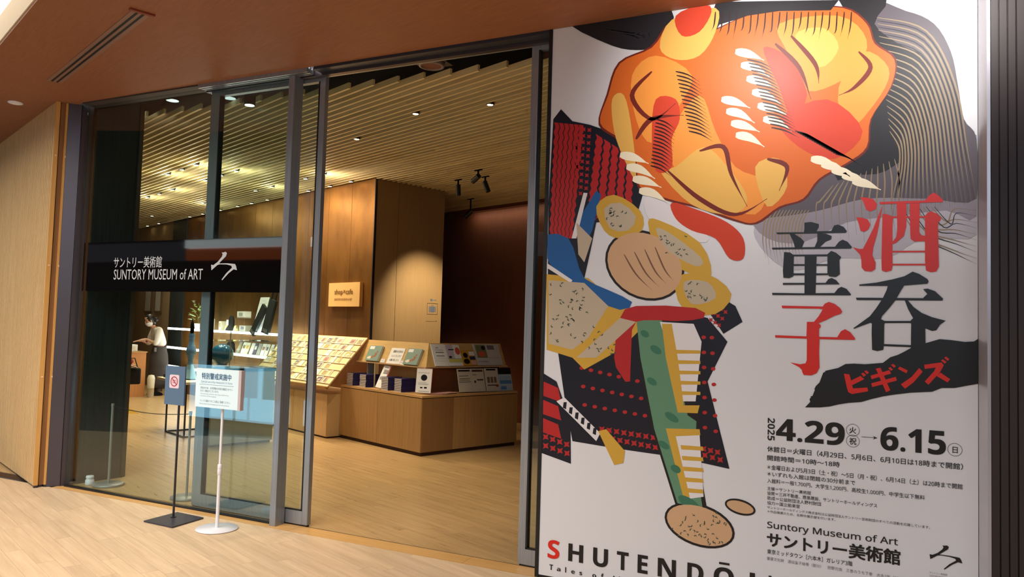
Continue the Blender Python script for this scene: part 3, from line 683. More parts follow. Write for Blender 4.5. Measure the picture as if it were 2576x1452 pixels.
# blue book stacks: every book a thing
bk = root('book', MGat(0, 0), 'x', 'book')
BW, BD, BT = .150, .215, .0205
MB().box(.002, BW-.003, .002, BD-.003, .002, BT-.002).build('pages', M_PAGES, bk)
MB().box(0, BW, 0, BD, 0, .002).box(0, BW, 0, BD, BT-.002, BT).box(BW-.003, BW, 0, BD, .0, BT).build('cover', M_BOOKB, bk)
ub = False
for px, n, nm in ((872, 8, 'far left stack'), (904, 8, 'second stack from the left'), (959, 8, 'third stack from the left'), (992, 8, 'right stack by the black-disc notice')):
    a0 = on_b(px, 965, 5.50)[0]
    for k in range(n):
        M = MGat(a0+random.uniform(-.002, .002), 5.50+random.uniform(-.002, .002), ZT+k*.0207, random.uniform(-.015, .015))
        if ub: o = copy_tree(bk, M)
        else: o = bk; o.matrix_basis = M; MW[o.name] = M; ub = True
        pos = 'topmost' if k == n-1 else 'lowest' if k == 0 else ORD[k]+' from below'
        tag(o, 'navy hardback, %s in the %s' % (pos, nm), 'book', 'navy books stacked on the counter')
fl_ = root('flyer_pile', MGat(-7.36, 5.72, ZT), 'low pile of pink flyers lying on the counter behind the black-disc notice', 'flyers')
for k in range(4): box('flyer', 0, .17, 0, .24, k*.004, k*.004+.003, PINK if k % 2 else mat('rose flyer', (206, 150, 146), .6), fl_, MGat(-7.37+k*.02, 5.66+k*.05, ZT, .1*k-.1))

# ================================================================== POSTCARD EASEL AND CABINETS
cb = root('storage_cabinet', MGat(-8.92, 5.256), 'row of pale oak cabinets under the tilted postcard board', 'cabinet')
box('body', -11.6, -8.925, 5.265, 5.94, .02, .58, M_CAB, cb, MG)
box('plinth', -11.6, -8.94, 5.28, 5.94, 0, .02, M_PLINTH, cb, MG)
for i in range(5):
    a1 = -8.925-i*.46
    dr = box('door', a1-.455, a1-.004, 5.256, 5.265, .024, .575, M_CAB, cb, MG)
BA0, BA1 = -11.02, -8.77; bb0, bz0, bb1, bz1 = 5.155, .70, 5.745, 1.343
un = Vector((bb1-bb0, bz1-bz0)); Lb = un.length; un /= Lb
upv = EY*un.x+Vector((0, 0, un.y)); nrm = EX.cross(upv).normalized()
MBd = Matrix((EX, -nrm if nrm.y < 0 else nrm, upv)).transposed().to_4x4()
yl = Vector((0, 0, 1)).cross(EX); inward = (EY*un.y-Vector((0, 0, un.x)))      # points behind the board
MBd = Matrix((EX, inward, upv)).transposed().to_4x4(); MBd.translation = G(BA0, bb0, bz0)
WB = BA1-BA0
ea = root('postcard_easel', MBd, 'wide slanted pale wooden board set with rows of postcards', 'display board')
box('board', 0, WB, 0, .018, 0, Lb, grain('birch board', (222, 190, 136), (234, 204, 152), .45, 'A', (1.5, 12, 12)), ea, MBd, bevel=.002)
NR = 7
for r_ in range(NR):
    zz = .045+r_*(Lb-.07)/NR
    box('rail', -.02 if r_ % 2 else 0, WB, -.012, 0, zz-.006, zz-.002, mat('acrylic rail', (214, 190, 140), .25), ea, MBd)
box('support', .3, WB-.15, .03, .10, .02, .5, M_COUNTER, ea, MBd)
CARD = [mat('card '+n, c, .5) for n, c in (('sand', (196, 176, 132)), ('ivory', (226, 214, 186)), ('rust', (168, 112, 84)), ('moss', (140, 124, 72)), ('white', (232, 226, 214)), ('plum', (92, 78, 96)), ('gold', (196, 150, 62)), ('ash', (160, 154, 140)))]
k = 0
for r_ in range(NR):
    zz = .045+r_*(Lb-.07)/NR; u = .05+random.random()*.05; nth = 0
    while u < WB-.14:
        wd = random.choice((.07, .105, .105, .15)); ht = .105 if wd > .1 else .125
        if random.random() < .86:
            ci = random.randrange(8)
            Mc = MBd @ Matrix.Translation((u, -.006, zz-.002))
            pos = 'lowest row' if r_ == 0 else 'top row' if r_ == NR-1 else '%s row from below' % ORD[r_]
            c = root('postcard', Mc, None, 'postcard', 'postcards on the slanted board, '+pos)
            c['label'] = '%s toned postcard, slanted board, %s, %s from left' % (CARD[ci].name[5:], pos, ORD[nth]); nth += 1
            box('card', 0, wd, 0, .003, 0, ht, CARD[4] if ci != 5 else CARD[1], c)
            t = MB(); t.flat([(wd*.1, ht*.12), (wd*.9, ht*.12), (wd*.9, ht*.88), (wd*.1, ht*.88)], Mc, .0006); t.build('print', CARD[ci], c, MI)
            t = MB(); t.flat(smooth([(wd*random.uniform(.2, .35), ht*.3), (wd*.5, ht*random.uniform(.2, .4)), (wd*random.uniform(.6, .8), ht*.5), (wd*.5, ht*random.uniform(.6, .8))], 3), Mc, .0010); t.build('print', CARD[(ci+3) % 8], c, MI)
        u += wd+random.uniform(.03, .09)

# ================================================================== SIGNS ON THE WALLS
sg = root('wall_sign', MGat(-10.1, 5.93, 1.78), 'square-edged brass sign reading shop x cafe on the brass wall', 'sign')
box('plate', -10.105, -9.255, 5.90, 5.955, 1.775, 2.125, mat('gold sign plate', (226, 184, 118), .5, .25), sg, MG)
Ms = MG @ Matrix.Translation((0, 5.899, 0))
LT = mat('raised brass lettering', (150, 106, 52), .35, .7)
t = MB(); text_box(t, 'shop×cafe', -9.93, -9.43, 1.93, 2.03, Ms, .004, .01); t.build('lettering', LT, sg, MI)
t = MB(); text_box(t, 'SUNTORY MUSEUM of ART', -9.93, -9.44, 1.862, 1.895, Ms, .004, .01); t.build('lettering', LT, sg, MI)
lk = root('locker_sign', MGat(-9.03, 7.04, 1.6), 'grey suitcase and key pictogram with an arrow on the olive wall', 'sign')
GB = mat('blue grey pictogram', (96, 104, 122), .5)
Mk = Matrix((EY, -EX, Vector((0, 0, 1)))).transposed().to_4x4(); Mk.translation = -9.0345*EX
def ring(mb, x0, x1, z0, z1, w, M): mb.flat([(x0, z0), (x1, z0), (x1, z0+w), (x0, z0+w)], M, .001).flat([(x0, z1-w), (x1, z1-w), (x1, z1), (x0, z1)], M, .001).flat([(x0, z0), (x0+w, z0), (x0+w, z1), (x0, z1)], M, .001).flat([(x1-w, z0), (x1, z0), (x1, z1), (x1-w, z1)], M, .001)
t = MB(); ring(t, 6.945, 7.145, 1.70, 1.868, .005, Mk); t.build('frame', M_STEELD, lk, MI)
t = MB()
for x0, x1 in ((6.98, 6.995), (7.0, 7.09), (7.095, 7.11)): t.flat([(x0, 1.735), (x1, 1.735), (x1, 1.82), (x0, 1.82)], Mk, .001)
ring(t, 7.025, 7.065, 1.815, 1.838, .005, Mk); t.build('suitcase', GB, lk, MI)
t = MB(); t.flat([(7.02+.022*math.cos(i*PI/8), 1.918+.020*math.sin(i*PI/8)) for i in range(16)], Mk, .001).flat([(7.04, 1.914), (7.12, 1.914), (7.12, 1.922), (7.04, 1.922)], Mk, .001).flat([(7.10, 1.905), (7.11, 1.905), (7.11, 1.915), (7.10, 1.915)], Mk, .001); t.build('key', GB, lk, MI)
t = MB(); t.flat([(6.93, 1.594), (7.14, 1.594), (7.14, 1.597), (6.93, 1.597)], Mk, .001).flat([(7.14, 1.596), (7.118, 1.612), (7.114, 1.609), (7.132, 1.594)], Mk, .001); t.build('arrow', M_STEELD, lk, MI)

# ================================================================== LIT SHELVES ON THE BRASS WALL
for k, (z, a1, nm) in enumerate(((1.33, -11.05, 'top'), (.955, -11.0, 'middle'), (.585, -12.9, 'lowest'))):
    s_ = root('glass_shelf', MGat(-15.75, 5.7, z), '%s of three long glass shelves with glowing front edges on the brass wall' % nm, 'shelf', 'glowing glass shelves')
    box('shelf_board', -15.75, a1, 5.62, 5.95, z-.02, z-.008, M_CLEAR, s_, MG)
    for j in range(int((a1+15.75)/1.55)+1):
        e0 = -15.75+j*1.58; e1 = min(e0+1.54, a1)
        if e1-e0 > .1: box('light_strip', e0, e1, 5.585, 5.62, z-.034, z+.004, M_LED, s_, MG)
    area('shelf_light', G((a1-15.75)/2, 5.60, z+.03), G((a1-15.75)/2, 5.75, z+1), 4.0, .03, 12, (1, .95, .9))
def small(name, M, label, cat, build, group=None):
    r = root(name, M, label, cat, group); build(r); return r
# upright cards and books on the middle shelf
for k, (px, col) in enumerate(((602, 'ash'), (613, 'white'), (622, 'ivory'), (634, 'white'), (643, 'plum'), (652, 'ash'), (662, 'white'), (672, 'ivory'), (683, 'white'))):
    a0, _ = on_b(px, 880, 5.72)
    M = MGat(a0, 5.66, .960, random.uniform(-.1, .1)) @ Matrix.Rotation(-.32, 4, 'X')
    r = root('postcard_book', M, '%s booklet leaning on the middle lit shelf, %s from the left' % (MATS['card '+col].name[5:], ORD[k]), 'booklet', 'booklets on the middle lit shelf')
    box('cover', 0, .11, 0, .012, 0, .20, MATS['card '+col], r)
    box('label', .02, .09, -.002, .0, .09, .15, CARD[(k*3) % 8], r)
# top shelf: tall placard, two black tote bags, folded goods
M = MGat(on_b(642, 830, 5.72)[0], 5.66, 1.336) @ Matrix.Rotation(-.22, 4, 'X') @ Matrix.Shear('XZ', 4, (0, 0))
r = root('placard', M, 'tall white printed placard leaning on the top lit shelf', 'placard'); box('sheet', 0, .32, 0, .008, 0, .60, M_WHITE, r)
t = MB(); text_box(t, 'トートバッグ', .06, .26, .48, .505, M, .001, .01); text_box(t, 'ONLINE SHOP', .08, .24, .53, .542, M, .001)
for zz in (.40, .36, .25, .20): t.flat([(.08, zz), (.28, zz), (.28, zz+.006), (.08, zz+.006)], M, .001)
for q in ((.04, .25), (.05, .1), (.12, .08)): t.flat([(q[0], q[1]), (q[0]+.04, q[1]), (q[0]+.045, q[1]+.08), (q[0]+.005, q[1]+.08)], M, .001)
t.build('print', M_INK, r, MI)
BLK = mat('black canvas', (20, 20, 23), .8)
def tote(px, tilt, w, h, label, strap):
    M = MGat(on_b(px, 835, 5.72)[0], 5.64-.08, 1.345) @ Matrix.Rotation(tilt, 4, 'Y') @ Matrix.Rotation(-.12, 4, 'X')
    r = root('tote_bag', M, label, 'bag', 'black tote bags on the top lit shelf')
    MB().prism([(0, 0), (w, 0), (w, .05), (0, .05)], 0, h).build('bag_body', BLK, r, bevel=.01)
    t = MB()
    for i in range(3):
        t.flat([(w*.15+i*w*.25, h*.05), (w*.35+i*w*.25, h*.05), (w*.3+i*w*.25, h*.14), (w*.2+i*w*.25, h*.14)], M, .001)
    t.build('print', mat('grey print', (120, 120, 124), .6), r, MI)
    if strap:
        MB().tube([(w*.25, .01, h), (w*.28, .01, h+.5), (w*.30, .01, h+1.0)], .016, 6).tube([(w*.72, .03, h), (w*.62, .03, h+.5), (w*.52, .03, h+1.0)], .016, 6).build('strap', BLK, r)
tote(650, .55, .15, .55, 'black tote bag slumped to the right on the top lit shelf', False)
tote(680, .18, .22, .56, 'black tote bag hung upright by long straps beside the mullion', True)
for k, (px, w, h, col, lab) in enumerate(((520, .16, .2, 'white', 'white box pair on the top lit shelf behind the left door stile'), (555, .10, .16, 'ivory', 'ivory carton on the top lit shelf right of the door stile'), (607, .24, .10, 'ash', 'grey flat pack on the top lit shelf left of the placard'), (600, .30, .12, 'white', 'row of white cups on a small rack above the top lit shelf'))):
    a0, _ = on_b(px, 830, 5.74); z = 1.336 if k < 3 else 1.56
    r = root('merchandise_box', MGat(a0, 5.70, z), lab, 'box')
    box('carton', 0, w, 0, .12, 0, h, MATS['card '+col], r, bevel=.004)
    box('label', w*.25, w*.75, -.002, 0, h*.3, h*.8, CARD[(k*2+1) % 8], r)
    if k == 3: MB().box(-.02, w+.02, -.01, .13, -.008, 0).box(0, .008, 0, .008, -.18, 0).box(w-.008, w, 0, .008, -.18, 0).build('rack', M_GAP, r)
# green plant
pl = root('potted_plant', MGat(on_b(496, 830, 5.75)[0], 5.76, 1.336), 'green leafy plant in a small white pot at the left end of the top shelf', 'plant')
MB().lathe([(.05, 0), (.075, .10), (.07, .10), (.045, .01)], 14).build('pot', M_WPAINT, pl)
LG = mat('leaf green', (104, 134, 60), .5)
for i in range(26):
    an = random.uniform(0, 2*PI); rr = random.uniform(.05, .24); hh = random.uniform(.08, .48)-rr*.3
    M = MW[pl.name] @ Matrix.Translation((rr*math.cos(an), rr*math.sin(an)*.25-.02, .1+hh)) @ Matrix.Rotation(an, 4, 'Z') @ Matrix.Rotation(random.uniform(-.8, .5), 4, 'Y')
    MB().add([(0, 0, 0), (.05, .028, .012), (.12, 0, 0), (.05, -.028, .012), (.05, 0, -.004)], [(0, 1, 4), (1, 2, 4), (2, 3, 4), (3, 0, 4), (0, 3, 2, 1)]).build('leaf', LG, pl, M)
MB().tube([(0, 0, .08), (.04, .02, .3), (-.02, 0, .5)], .005, 5).tube([(0, 0, .08), (-.1, .03, .25), (-.16, 0, .3)], .004, 5).build('stem', LG, pl)
# black branch-like ornament with a white tag and two yellow bells
bo = root('bonnet_display', MGat(on_b(578, 840, 5.7)[0], 5.72, 1.326), 'black draped stand with a white tag and two pale yellow cups on it', 'display')
MB().lathe([(.13, .01), (.12, .05), (.07, .10), (.075, .16), (.06, .24), (.02, .28), (.0, .285)], 16, sq=.7).build('draped_cloth', BLK, bo)
box('tag', -.04, .04, -.075, -.070, .11, .20, M_WHITE, bo)
for dx in (-.16, .20): MB().lathe([(.0, .012), (.05, .01), (.03, .10), (.0, .11)], 14, (dx, 0)).build('cup', mat('pale yellow cup', (236, 226, 150), .5), bo)
kb = root('black_pouch', MGat(on_b(578, 858, 5.7)[0], 5.72, .948), 'black pouch on the middle lit shelf above the teal vase', 'bag')
MB().lathe([(.0, .0), (.10, 0), (.12, .05), (.10, .16), (.06, .20), (.0, .205)], 16, sq=.6).build('pouch', BLK, kb)
MB().lathe([(.064, .175), (.070, .185), (.064, .195)], 14, sq=.6).build('tie', M_PAGES, kb)
# ================================================================== GLASS CASE WITH THE TEAL VASE
gc = root('glass_case', MGat(-9.45, 3.75), 'pale plinth with a clear glass showcase behind the fixed pane', 'showcase')
box('plinth', -9.46, -9.03, 3.755, 4.55, .03, .90, mat('plinth laminate', (196, 186, 172), .5), gc, MG)
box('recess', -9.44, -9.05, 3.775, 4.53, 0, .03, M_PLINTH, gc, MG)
box('top_slab', -9.47, -9.02, 3.745, 4.56, .90, .94, mat('dark stone top', (40, 50, 60), .25), gc, MG)
for nm, bx in (('pane', (-9.455, -9.449, 3.755, 4.55)), ('pane', (-9.041, -9.035, 3.755, 4.55)), ('pane', (-9.449, -9.041, 3.755, 3.761)), ('pane', (-9.449, -9.041, 4.544, 4.55))):
    box(nm, *bx, .94, 1.27, M_CLEAR, gc, MG)
box('lid', -9.455, -9.035, 3.755, 4.55, 1.27, 1.278, M_CLEAR, gc, MG)
box('edge_rod', -9.04, -9.032, 3.95, 3.958, .94, 1.40, mat('brass rod', (222, 200, 150), .35, .3), gc, MG)
av, bv = -9.2, 4.15
P = on_b(560, 872, 4.15)
spot('case_light', G(P[0]-.3, 3.2, 3.5), G(P[0], 4.15, 1.05), 60, (.95, .97, 1), 26, .8, .03)  # extra spot without a fixture, added to brighten the vase
vs_ = root('vase', MGat(P[0], 4.15, .94), 'round glossy teal vase standing inside the glass showcase', 'vase')
MB().lathe([(0, .004), (.05, 0), (.06, .012), (.10, .04), (.132, .09), (.142, .14), (.134, .19), (.105, .235), (.06, .262), (.045, .268), (.045, .274), (.04, .27), (.0, .25)], 32).build('vase_body', mat('teal glaze', (24, 124, 166), .1, spec=.8, coat=.6), vs_)
MB().lathe([(.055, 0), (.065, .0), (.065, .012), (.0, .012)], 20).build('foot_ring', M_STEELD, vs_)
sd = root('saucer', MGat(P[0]+.12, 3.86, .942), 'small dark saucer on the stone top in front of the teal vase', 'dish')
MB().lathe([(0, 0), (.03, 0), (.048, .016), (.044, .016), (.0, .006)], 18).build('bowl', M_STEELD, sd)

# ================================================================== SMALL TABLE, SCARF STAND
tb = root('display_table', MGat(-10.6, 3.95), 'thin black-framed table with a pale pointed top left of the showcase', 'table')
leg = mat('black steel leg', (36, 30, 28), .5, .5)
for (a, b) in ((-10.60, 3.80), (-9.95, 3.80), (-10.60, 4.35), (-9.95, 4.35)): box('leg', a-.009, a+.009, b-.009, b+.009, 0, .68, leg, tb, MG)
MB().box(-10.6, -9.95, 3.792, 3.808, .0, .016).box(-10.6, -9.95, 4.342, 4.358, .0, .016).box(-10.608, -10.592, 3.8, 4.35, .0, .016).box(-9.958, -9.942, 3.8, 4.35, .0, .016).box(-10.6, -9.95, 3.792, 3.808, .664, .68).build('frame', leg, tb, MG)
MB().prism([(-11.0, 3.79), (-9.9, 3.74), (-9.9, 4.4), (-10.8, 4.4)], .68, .712).build('table_top', mat('pale table top', (232, 214, 184), .4), tb, MG)
tr_ = root('tray', MGat(-10.72, 3.93, .713), 'black tray of small goods on the pale pointed table top', 'tray')
MB().box(-.15, .15, -.1, .1, 0, .012).box(-.15, .15, -.1, -.09, .012, .04).box(-.15, .15, .09, .1, .012, .04).build('tray_body', BLK, tr_)
sc_ = root('scarf_stand', MGat(on_b(480, 900, 4.0)[0], 4.0, .712), 'blue scarf knotted over a black-tipped stand above the small table', 'scarf')
spot('scarf_light', G(-9.9, 3.3, 3.5), G(-10.3, 4.0, 1.1), 60, (1, .95, .9), 30, .8, .03)  # spot added only to lift the blue scarf, no fixture
MB().lathe([(.0, .0), (.07, 0), (.07, .012), (.01, .016), (.01, .60)], 16).build('stand', M_STEELD, sc_)
MB().lathe([(.018, .60), (.026, .66), (.024, .74), (.006, .82), (0, .82)], 14).build('tip', M_BLACK, sc_)
blu = grain('indigo cloth', (70, 112, 156), (120, 164, 204), .8, 'W', (8, 8, 22))
MB().lathe([(.055, .62), (.06, .60), (.05, .52), (.062, .46), (.09, .42), (.10, .36), (.07, .32), (.05, .26), (.055, .2)], 18, sq=.6).build('knotted_cloth', blu, sc_)
MB().lathe([(.055, .2), (.09, .12), (.12, .03), (.125, 0.013)], 18, sq=.6).build('skirt_cloth', mat('pale blue cloth', (160, 208, 230), .8), sc_)

# ================================================================== CASH DESK
dk = root('cash_desk', MGat(-15.39, 4.2), 'orange-brown wooden cash desk in front of the cashier', 'desk')
box('body', -16.1, -15.39, 3.6, 5.085, .0, .845, grain('orange oak desk', (196, 132, 74), (210, 146, 88), .45, 'A', (18, 18, .8)), dk, MG)
box('worktop', -16.12, -15.37, 3.58, 5.10, .845, .865, M_COUNTERT, dk, MG)
for k, (a, b, w, dd, h, mt, nm, lab, ct_) in enumerate(((-15.66, 4.70, .22, .24, .13, 'white', 'parcel', 'bright white parcel being wrapped on the cash desk', 'parcel'), (-15.9, 4.45, .25, .2, .30, 'rust', 'carton', 'reddish carton behind the white parcel on the cash desk', 'box'), (-15.62, 4.35, .18, .04, .46, 'ash', 'price_board', 'grey price board standing on the cash desk', 'sign'))):
    r = root(nm, MGat(a, b, .866), lab, ct_); box('pack', 0, w, 0, dd, 0, h, M_WHITE if k == 0 else CARD[('rust', 'ash').index(mt)*5+2], r, bevel=.01)
    box('label', w-.0, w+.002, dd*.2, dd*.8, h*.3, h*.7, CARD[7 if k else 1], r)
spot('desk_lamp_light', G(-15.4, 4.7, 3.4), G(-15.7, 4.9, .9), 90, (1, .9, .75), 30, .8, .03)
bn = root('waste_bin', MGat(-15.22, 5.14, 0), 'pale narrow bin on the floor between the cash desk and the cashier', 'bin')
MB().lathe([(.055, 0), (.07, .36), (.065, .36), (.06, .02)], 18).build('bin_body', mat('beige bin', (190, 176, 150), .5), bn)
MB().lathe([(.07, .36), (.05, .42), (.0, .43)], 18).build('lid', mat('beige lid', (204, 196, 176), .5), bn)

# ================================================================== SIGN STANDS OUTSIDE
ns = root('sign_stand', MWat(-4.795, 4.165, 0), 'slate blue no-photography sign on a thin pole with a dark square base', 'sign stand')
MN = MI
MB().prism([(-4.945, 4.018), (-4.631, 4.010), (-4.651, 4.315), (-4.952, 4.328)], 0.002, .012).build('base_plate', M_DKBASE, ns, MI)
MB().cyl((-4.845, 4.2), .0085, .012, 1.12, 12).build('pole', M_STEELD, ns, MI)
MB().cyl((-4.845, 4.2), .02, .012, .018, 16).build('collar', M_STEELD, ns, MI)
box('panel', -4.985, -4.772, 4.178, 4.190, .870, 1.168, M_DKPAINT, ns, MI)
t = MB(); c, w, h, r_ = (-4.884, 1.050), .052, .052, .012
rr = [(c[0]+sx*(w-r_)+r_*math.cos(a_), c[1]+sz*(h-r_)+r_*math.sin(a_)) for sx, sz, st in ((1, 1, 0), (-1, 1, 1), (-1, -1, 2), (1, -1, 3)) for a_ in [st*PI/2+k*PI/8 for k in range(5)]]
MP = Matrix.Translation((0, 4.178, 0))
t.flat(rr, MP, .001); t.build('sticker', mat('pink white sticker', (232, 206, 216), .5), ns, MI)
t = MB()
def annulus(mb, cx, cz, r0, r1, M, off, n=28, sx=1.0):
    vs = [M @ Vector((cx+sx*r*math.cos(2*PI*i/n), -off, cz+r*math.sin(2*PI*i/n))) for r in (r0, r1) for i in range(n)]
    mb.add(vs, [(i, (i+1) % n, n+(i+1) % n, n+i) for i in range(n)])
def bar(mb, x0, z0, x1, z1, w, M, off):
    dx, dz = x1-x0, z1-z0; l = math.hypot(dx, dz); nx, nz = -dz/l*w/2, dx/l*w/2
    mb.flat([(x0-nx, z0-nz), (x1-nx, z1-nz), (x1+nx, z1+nz), (x0+nx, z0+nz)], M, off)
annulus(t, c[0], c[1], .032, .039, MP, .002); bar(t, c[0]-.026, c[1]+.026, c[0]+.026, c[1]-.026, .006, MP, .002); t.build('prohibition_mark', mat('crimson mark', (158, 30, 44), .5), ns, MI)
t = MB(); ring(t, c[0]-.02, c[0]+.02, c[1]-.013, c[1]+.012, .003, Matrix.Translation((0, 4.1775, 0))); annulus(t, c[0], c[1], .006, .009, MP, .0018); t.build('camera_pictogram', mat('thin red line', (176, 80, 90), .5), ns, MI)

wsn = root('sign_stand', MWat(-4.35, 4.165, 0), 'white notice board reading special security measures on a white pole with a round white base', 'sign stand')
MB().lathe([(0, .001), (.145, .001), (.150, .004), (.148, .009), (.0, .012)], 48).build('base_plate', M_WPAINT, wsn)
MB().cyl((0, 0), .0125, .012, .40, 16).cyl((0, 0), .0095, .47, .89, 16).build('pole', M_WPAINT, wsn)
MB().lathe([(.0125, .395), (.0165, .40), (.0165, .435), (.0155, .437), (.0165, .439), (.016, .47), (.0095, .475)], 18).build('height_collar', M_WPAINT, wsn)
MS = MW[wsn.name]
box('panel', -.238, .190, -.045, -.012, .885, 1.172, mat('panel acrylic', (222, 242, 248), .25), wsn)
box('panel_edge', .190, .216, -.045, -.012, .883, 1.172, mat('pinkish edge', (196, 182, 186), .4), wsn)
MT = MS @ Matrix.Translation((0, -.0452, 0))
SB = mat('steel blue ink', (62, 104, 138), .5); SG = mat('soft grey ink', (120, 134, 144), .5)
t = MB(); text_box(t, '特別警戒実施中', -.178, .118, 1.094, 1.140, MT, .001, .016); t.build('lettering', SB, wsn, MI)
t = MB(); text_box(t, sans('Special security measures in force'), -.185, .132, 1.062, 1.084, MT, .001); t.build('lettering', mat('pale blue ink', (130, 168, 196), .5), wsn, MI)
t = MB(); t.flat([(-.200, 1.053), (.145, 1.053), (.145, 1.055), (-.200, 1.055)], MT, .001)
text_box(t, '安全のため、お手荷物の中身を確認させてい', -.186, .136, 1.020, 1.038, MT, .001)
text_box(t, 'ただく場合がございます。', -.186, .0, .998, 1.015, MT, .001)
text_box(t, 'ペットを連れてのご入館はご遠慮ください。', -.188, .120, .925, .942, MT, .001); t.build('lettering', SG, wsn, MI)
t = MB(); text_box(t, sans('For security reasons, we may confirm the'), -.184, .100, .977, .990, MT, .001)
text_box(t, sans('contents of the luggage.'), -.186, -.02, .961, .973, MT, .001)
text_box(t, sans('Please refrain from bringing a pet into the museum.'), -.190, .112, .903, .916, MT, .001); t.build('lettering', mat('pale grey ink', (160, 176, 184), .5), wsn, MI)

# barrier posts inside the glass, cord between them, white stopper
def post(x, y, label):
    r = root('barrier_post', MWat(x, y, 0), label, 'barrier post', 'barrier posts behind the fixed pane')
    MB().lathe([(0, .001), (.128, .001), (.130, .006), (.130, .018), (.124, .022), (0, .024)], 40).build('base', M_GPAINT, r)
    MB().cyl((0, 0), .0105, .024, .735, 14).cyl((0, 0), .013, .715, .742, 14).build('pole', M_GPAINT, r)
post(-5.30, 4.72, 'grey barrier post with a round base behind the glass beside the slate sign')
post(-6.27, 4.70, 'grey barrier post with a round base behind the glass near the left jamb')
cd = MB(); cd.tube([(-6.27+.97*k/12, 4.70+.02*k/12, .718-.03*math.sin(PI*k/12)) for k in range(13)], .0035, 6)
tag(cd.build('barrier_rope', M_GASKET), 'thin dark rope strung between the two grey barrier posts', 'rope')
wc = root('door_stopper', MWat(-6.462, 4.605-.0, 0), 'small white plastic bottle-shaped stopper on the floor at the foot of the left jamb', 'stopper')
wc.matrix_basis = MWat(-6.43, 4.63, 0); MW[wc.name] = MWat(-6.43, 4.63, 0)
MB().lathe([(0, .001), (.036, .001), (.038, .01), (.037, .045), (.030, .052), (.030, .058)], 24).build('body', M_WPAINT, wc)
MB().lathe([(.031, .058), (.033, .06), (.033, .078), (.028, .084), (0, .086)], 24).build('cap', M_WPAINT, wc)

# ================================================================== POSTER
YP = 4.398
MPo = Matrix.Translation((0, YP, 0))
po = root('exhibition_poster', MWat(-.7, 4.43, 0), 'floor-to-ceiling white exhibition poster with big red and black Japanese title', 'poster')
box('board', -1.872, .470, 4.40, 4.47, .018, ZS-.001, M_PWHITE, po, MI)
box('side_frame', -1.897, -1.8725, 4.396, 4.535, .0, ZS-.001, M_GASKET, po, MI)
box('side_trim', -1.906, -1.898, 4.42, 4.535, .0, ZS-.001, M_STEEL, po, MI)
box('base_rail', -1.872, .47, 4.402, 4.47, 0, .018, M_GASKET, po, MI)
def Q(px, py):
    P = on_y(px, py, YP); return (P.x, P.z)
LV_ = [0]
def shape(mb, pts, lvl, sm=0):
    pp = [Q(*p) for p in pts]
    if sm: pp = smooth(pp, sm)
    pp = [(min(max(x, -1.871), .4695), min(z, ZS-.002)) for x, z in pp]
    LV_[0] += 1; mb.flat(pp, MPo, .00012*lvl+.000012*(LV_[0] % 8))
def stroke(mb, pts, w, lvl, taper=True, n=6):
    """brush stroke along a smoothed line, width in pixels of the photograph"""
    c = smooth(pts, n, False); m = len(c); L1, R1 = [], []
    for i, p in enumerate(c):
        q0 = c[max(i-1, 0)]; q1 = c[min(i+1, m-1)]; dx, dy = q1[0]-q0[0], q1[1]-q0[1]; l = math.hypot(dx, dy) or 1
        ww = w*(.5 if not taper else .5*(math.sin(PI*min(1, (i+1.2)/(m*.9)))*.9+.1) if i < m*.9 else .06)
        L1.append((p[0]-dy/l*ww, p[1]+dx/l*ww)); R1.append((p[0]+dy/l*ww, p[1]-dx/l*ww))
    for i in range(m-1):
        pp = [Q(*L1[i]), Q(*L1[i+1]), Q(*R1[i+1]), Q(*R1[i])]
        pp = [(min(max(x, -1.871), .4695), min(z, ZS-.002)) for x, z in pp]
        mb.add([MPo @ Vector((x, -.00012*lvl, z)) for x, z in pp], [(0, 1, 2, 3)])
def quadmap(TL, TR, BR, BL):
    return lambda u, v: ((1-v)*((1-u)*TL[0]+u*TR[0])+v*((1-u)*BL[0]+u*BR[0]), (1-v)*((1-u)*TL[1]+u*TR[1])+v*((1-u)*BL[1]+u*BR[1]))
def dots(mb, fm, nu, nv, r, lvl, star=False, u0=0, u1=1, v0=0, v1=1):
    for j in range(nv):
        for i in range(nu):
            x, y = fm(u0+(u1-u0)*(i+.5)/nu, v0+(v1-v0)*(j+.5)/nv)
            if star: pts = [(x+(r if k % 2 == 0 else r*.45)*math.cos(k*PI/4+.78), y+(r if k % 2 == 0 else r*.45)*math.sin(k*PI/4+.78)) for k in range(8)]
            else: pts = [(x+r*math.cos(k*PI/4), y+r*.8*math.sin(k*PI/4)) for k in range(8)]
            shape(mb, pts, lvl)
def art(name, m, fn):
    t = MB(); fn(t)
    if name in ('colour_field', 'stripe'):              # big shapes: one part each
        for vs, fs in t.calls: MB().add(vs, fs).build(name, m, po, MI)
    else: t.build(name, m, po, MI, kind='stuff')
PO = lambda n, c, r=.45: mat('poster '+n, c, r, spec=.35)
ORG, ORL, YEL, CRM, BRN = PO('orange', (214, 104, 36)), PO('light orange', (236, 150, 64)), PO('amber', (226, 176, 88)), PO('cream', (246, 236, 208)), PO('maroon', (112, 36, 26))
CHA, SMK, SM2, SM3, STR = PO('charcoal', (34, 33, 38)), PO('smoke', (94, 88, 96)), PO('light smoke', (150, 144, 156)), PO('faint smoke', (190, 188, 200)), PO('sand line', (150, 132, 106))
CRI, NAV, BLU, GLD, TAU, PCH, GRN, GRD = PO('crimson', (178, 38, 40)), PO('ink navy', (22, 24, 38)), PO('blue', (30, 92, 156)), PO('gold', (206, 164, 62)), PO('taupe', (190, 176, 154)), PO('peach', (206, 168, 130)), PO('jade', (96, 142, 112)), PO('deep jade', (60, 116, 92))
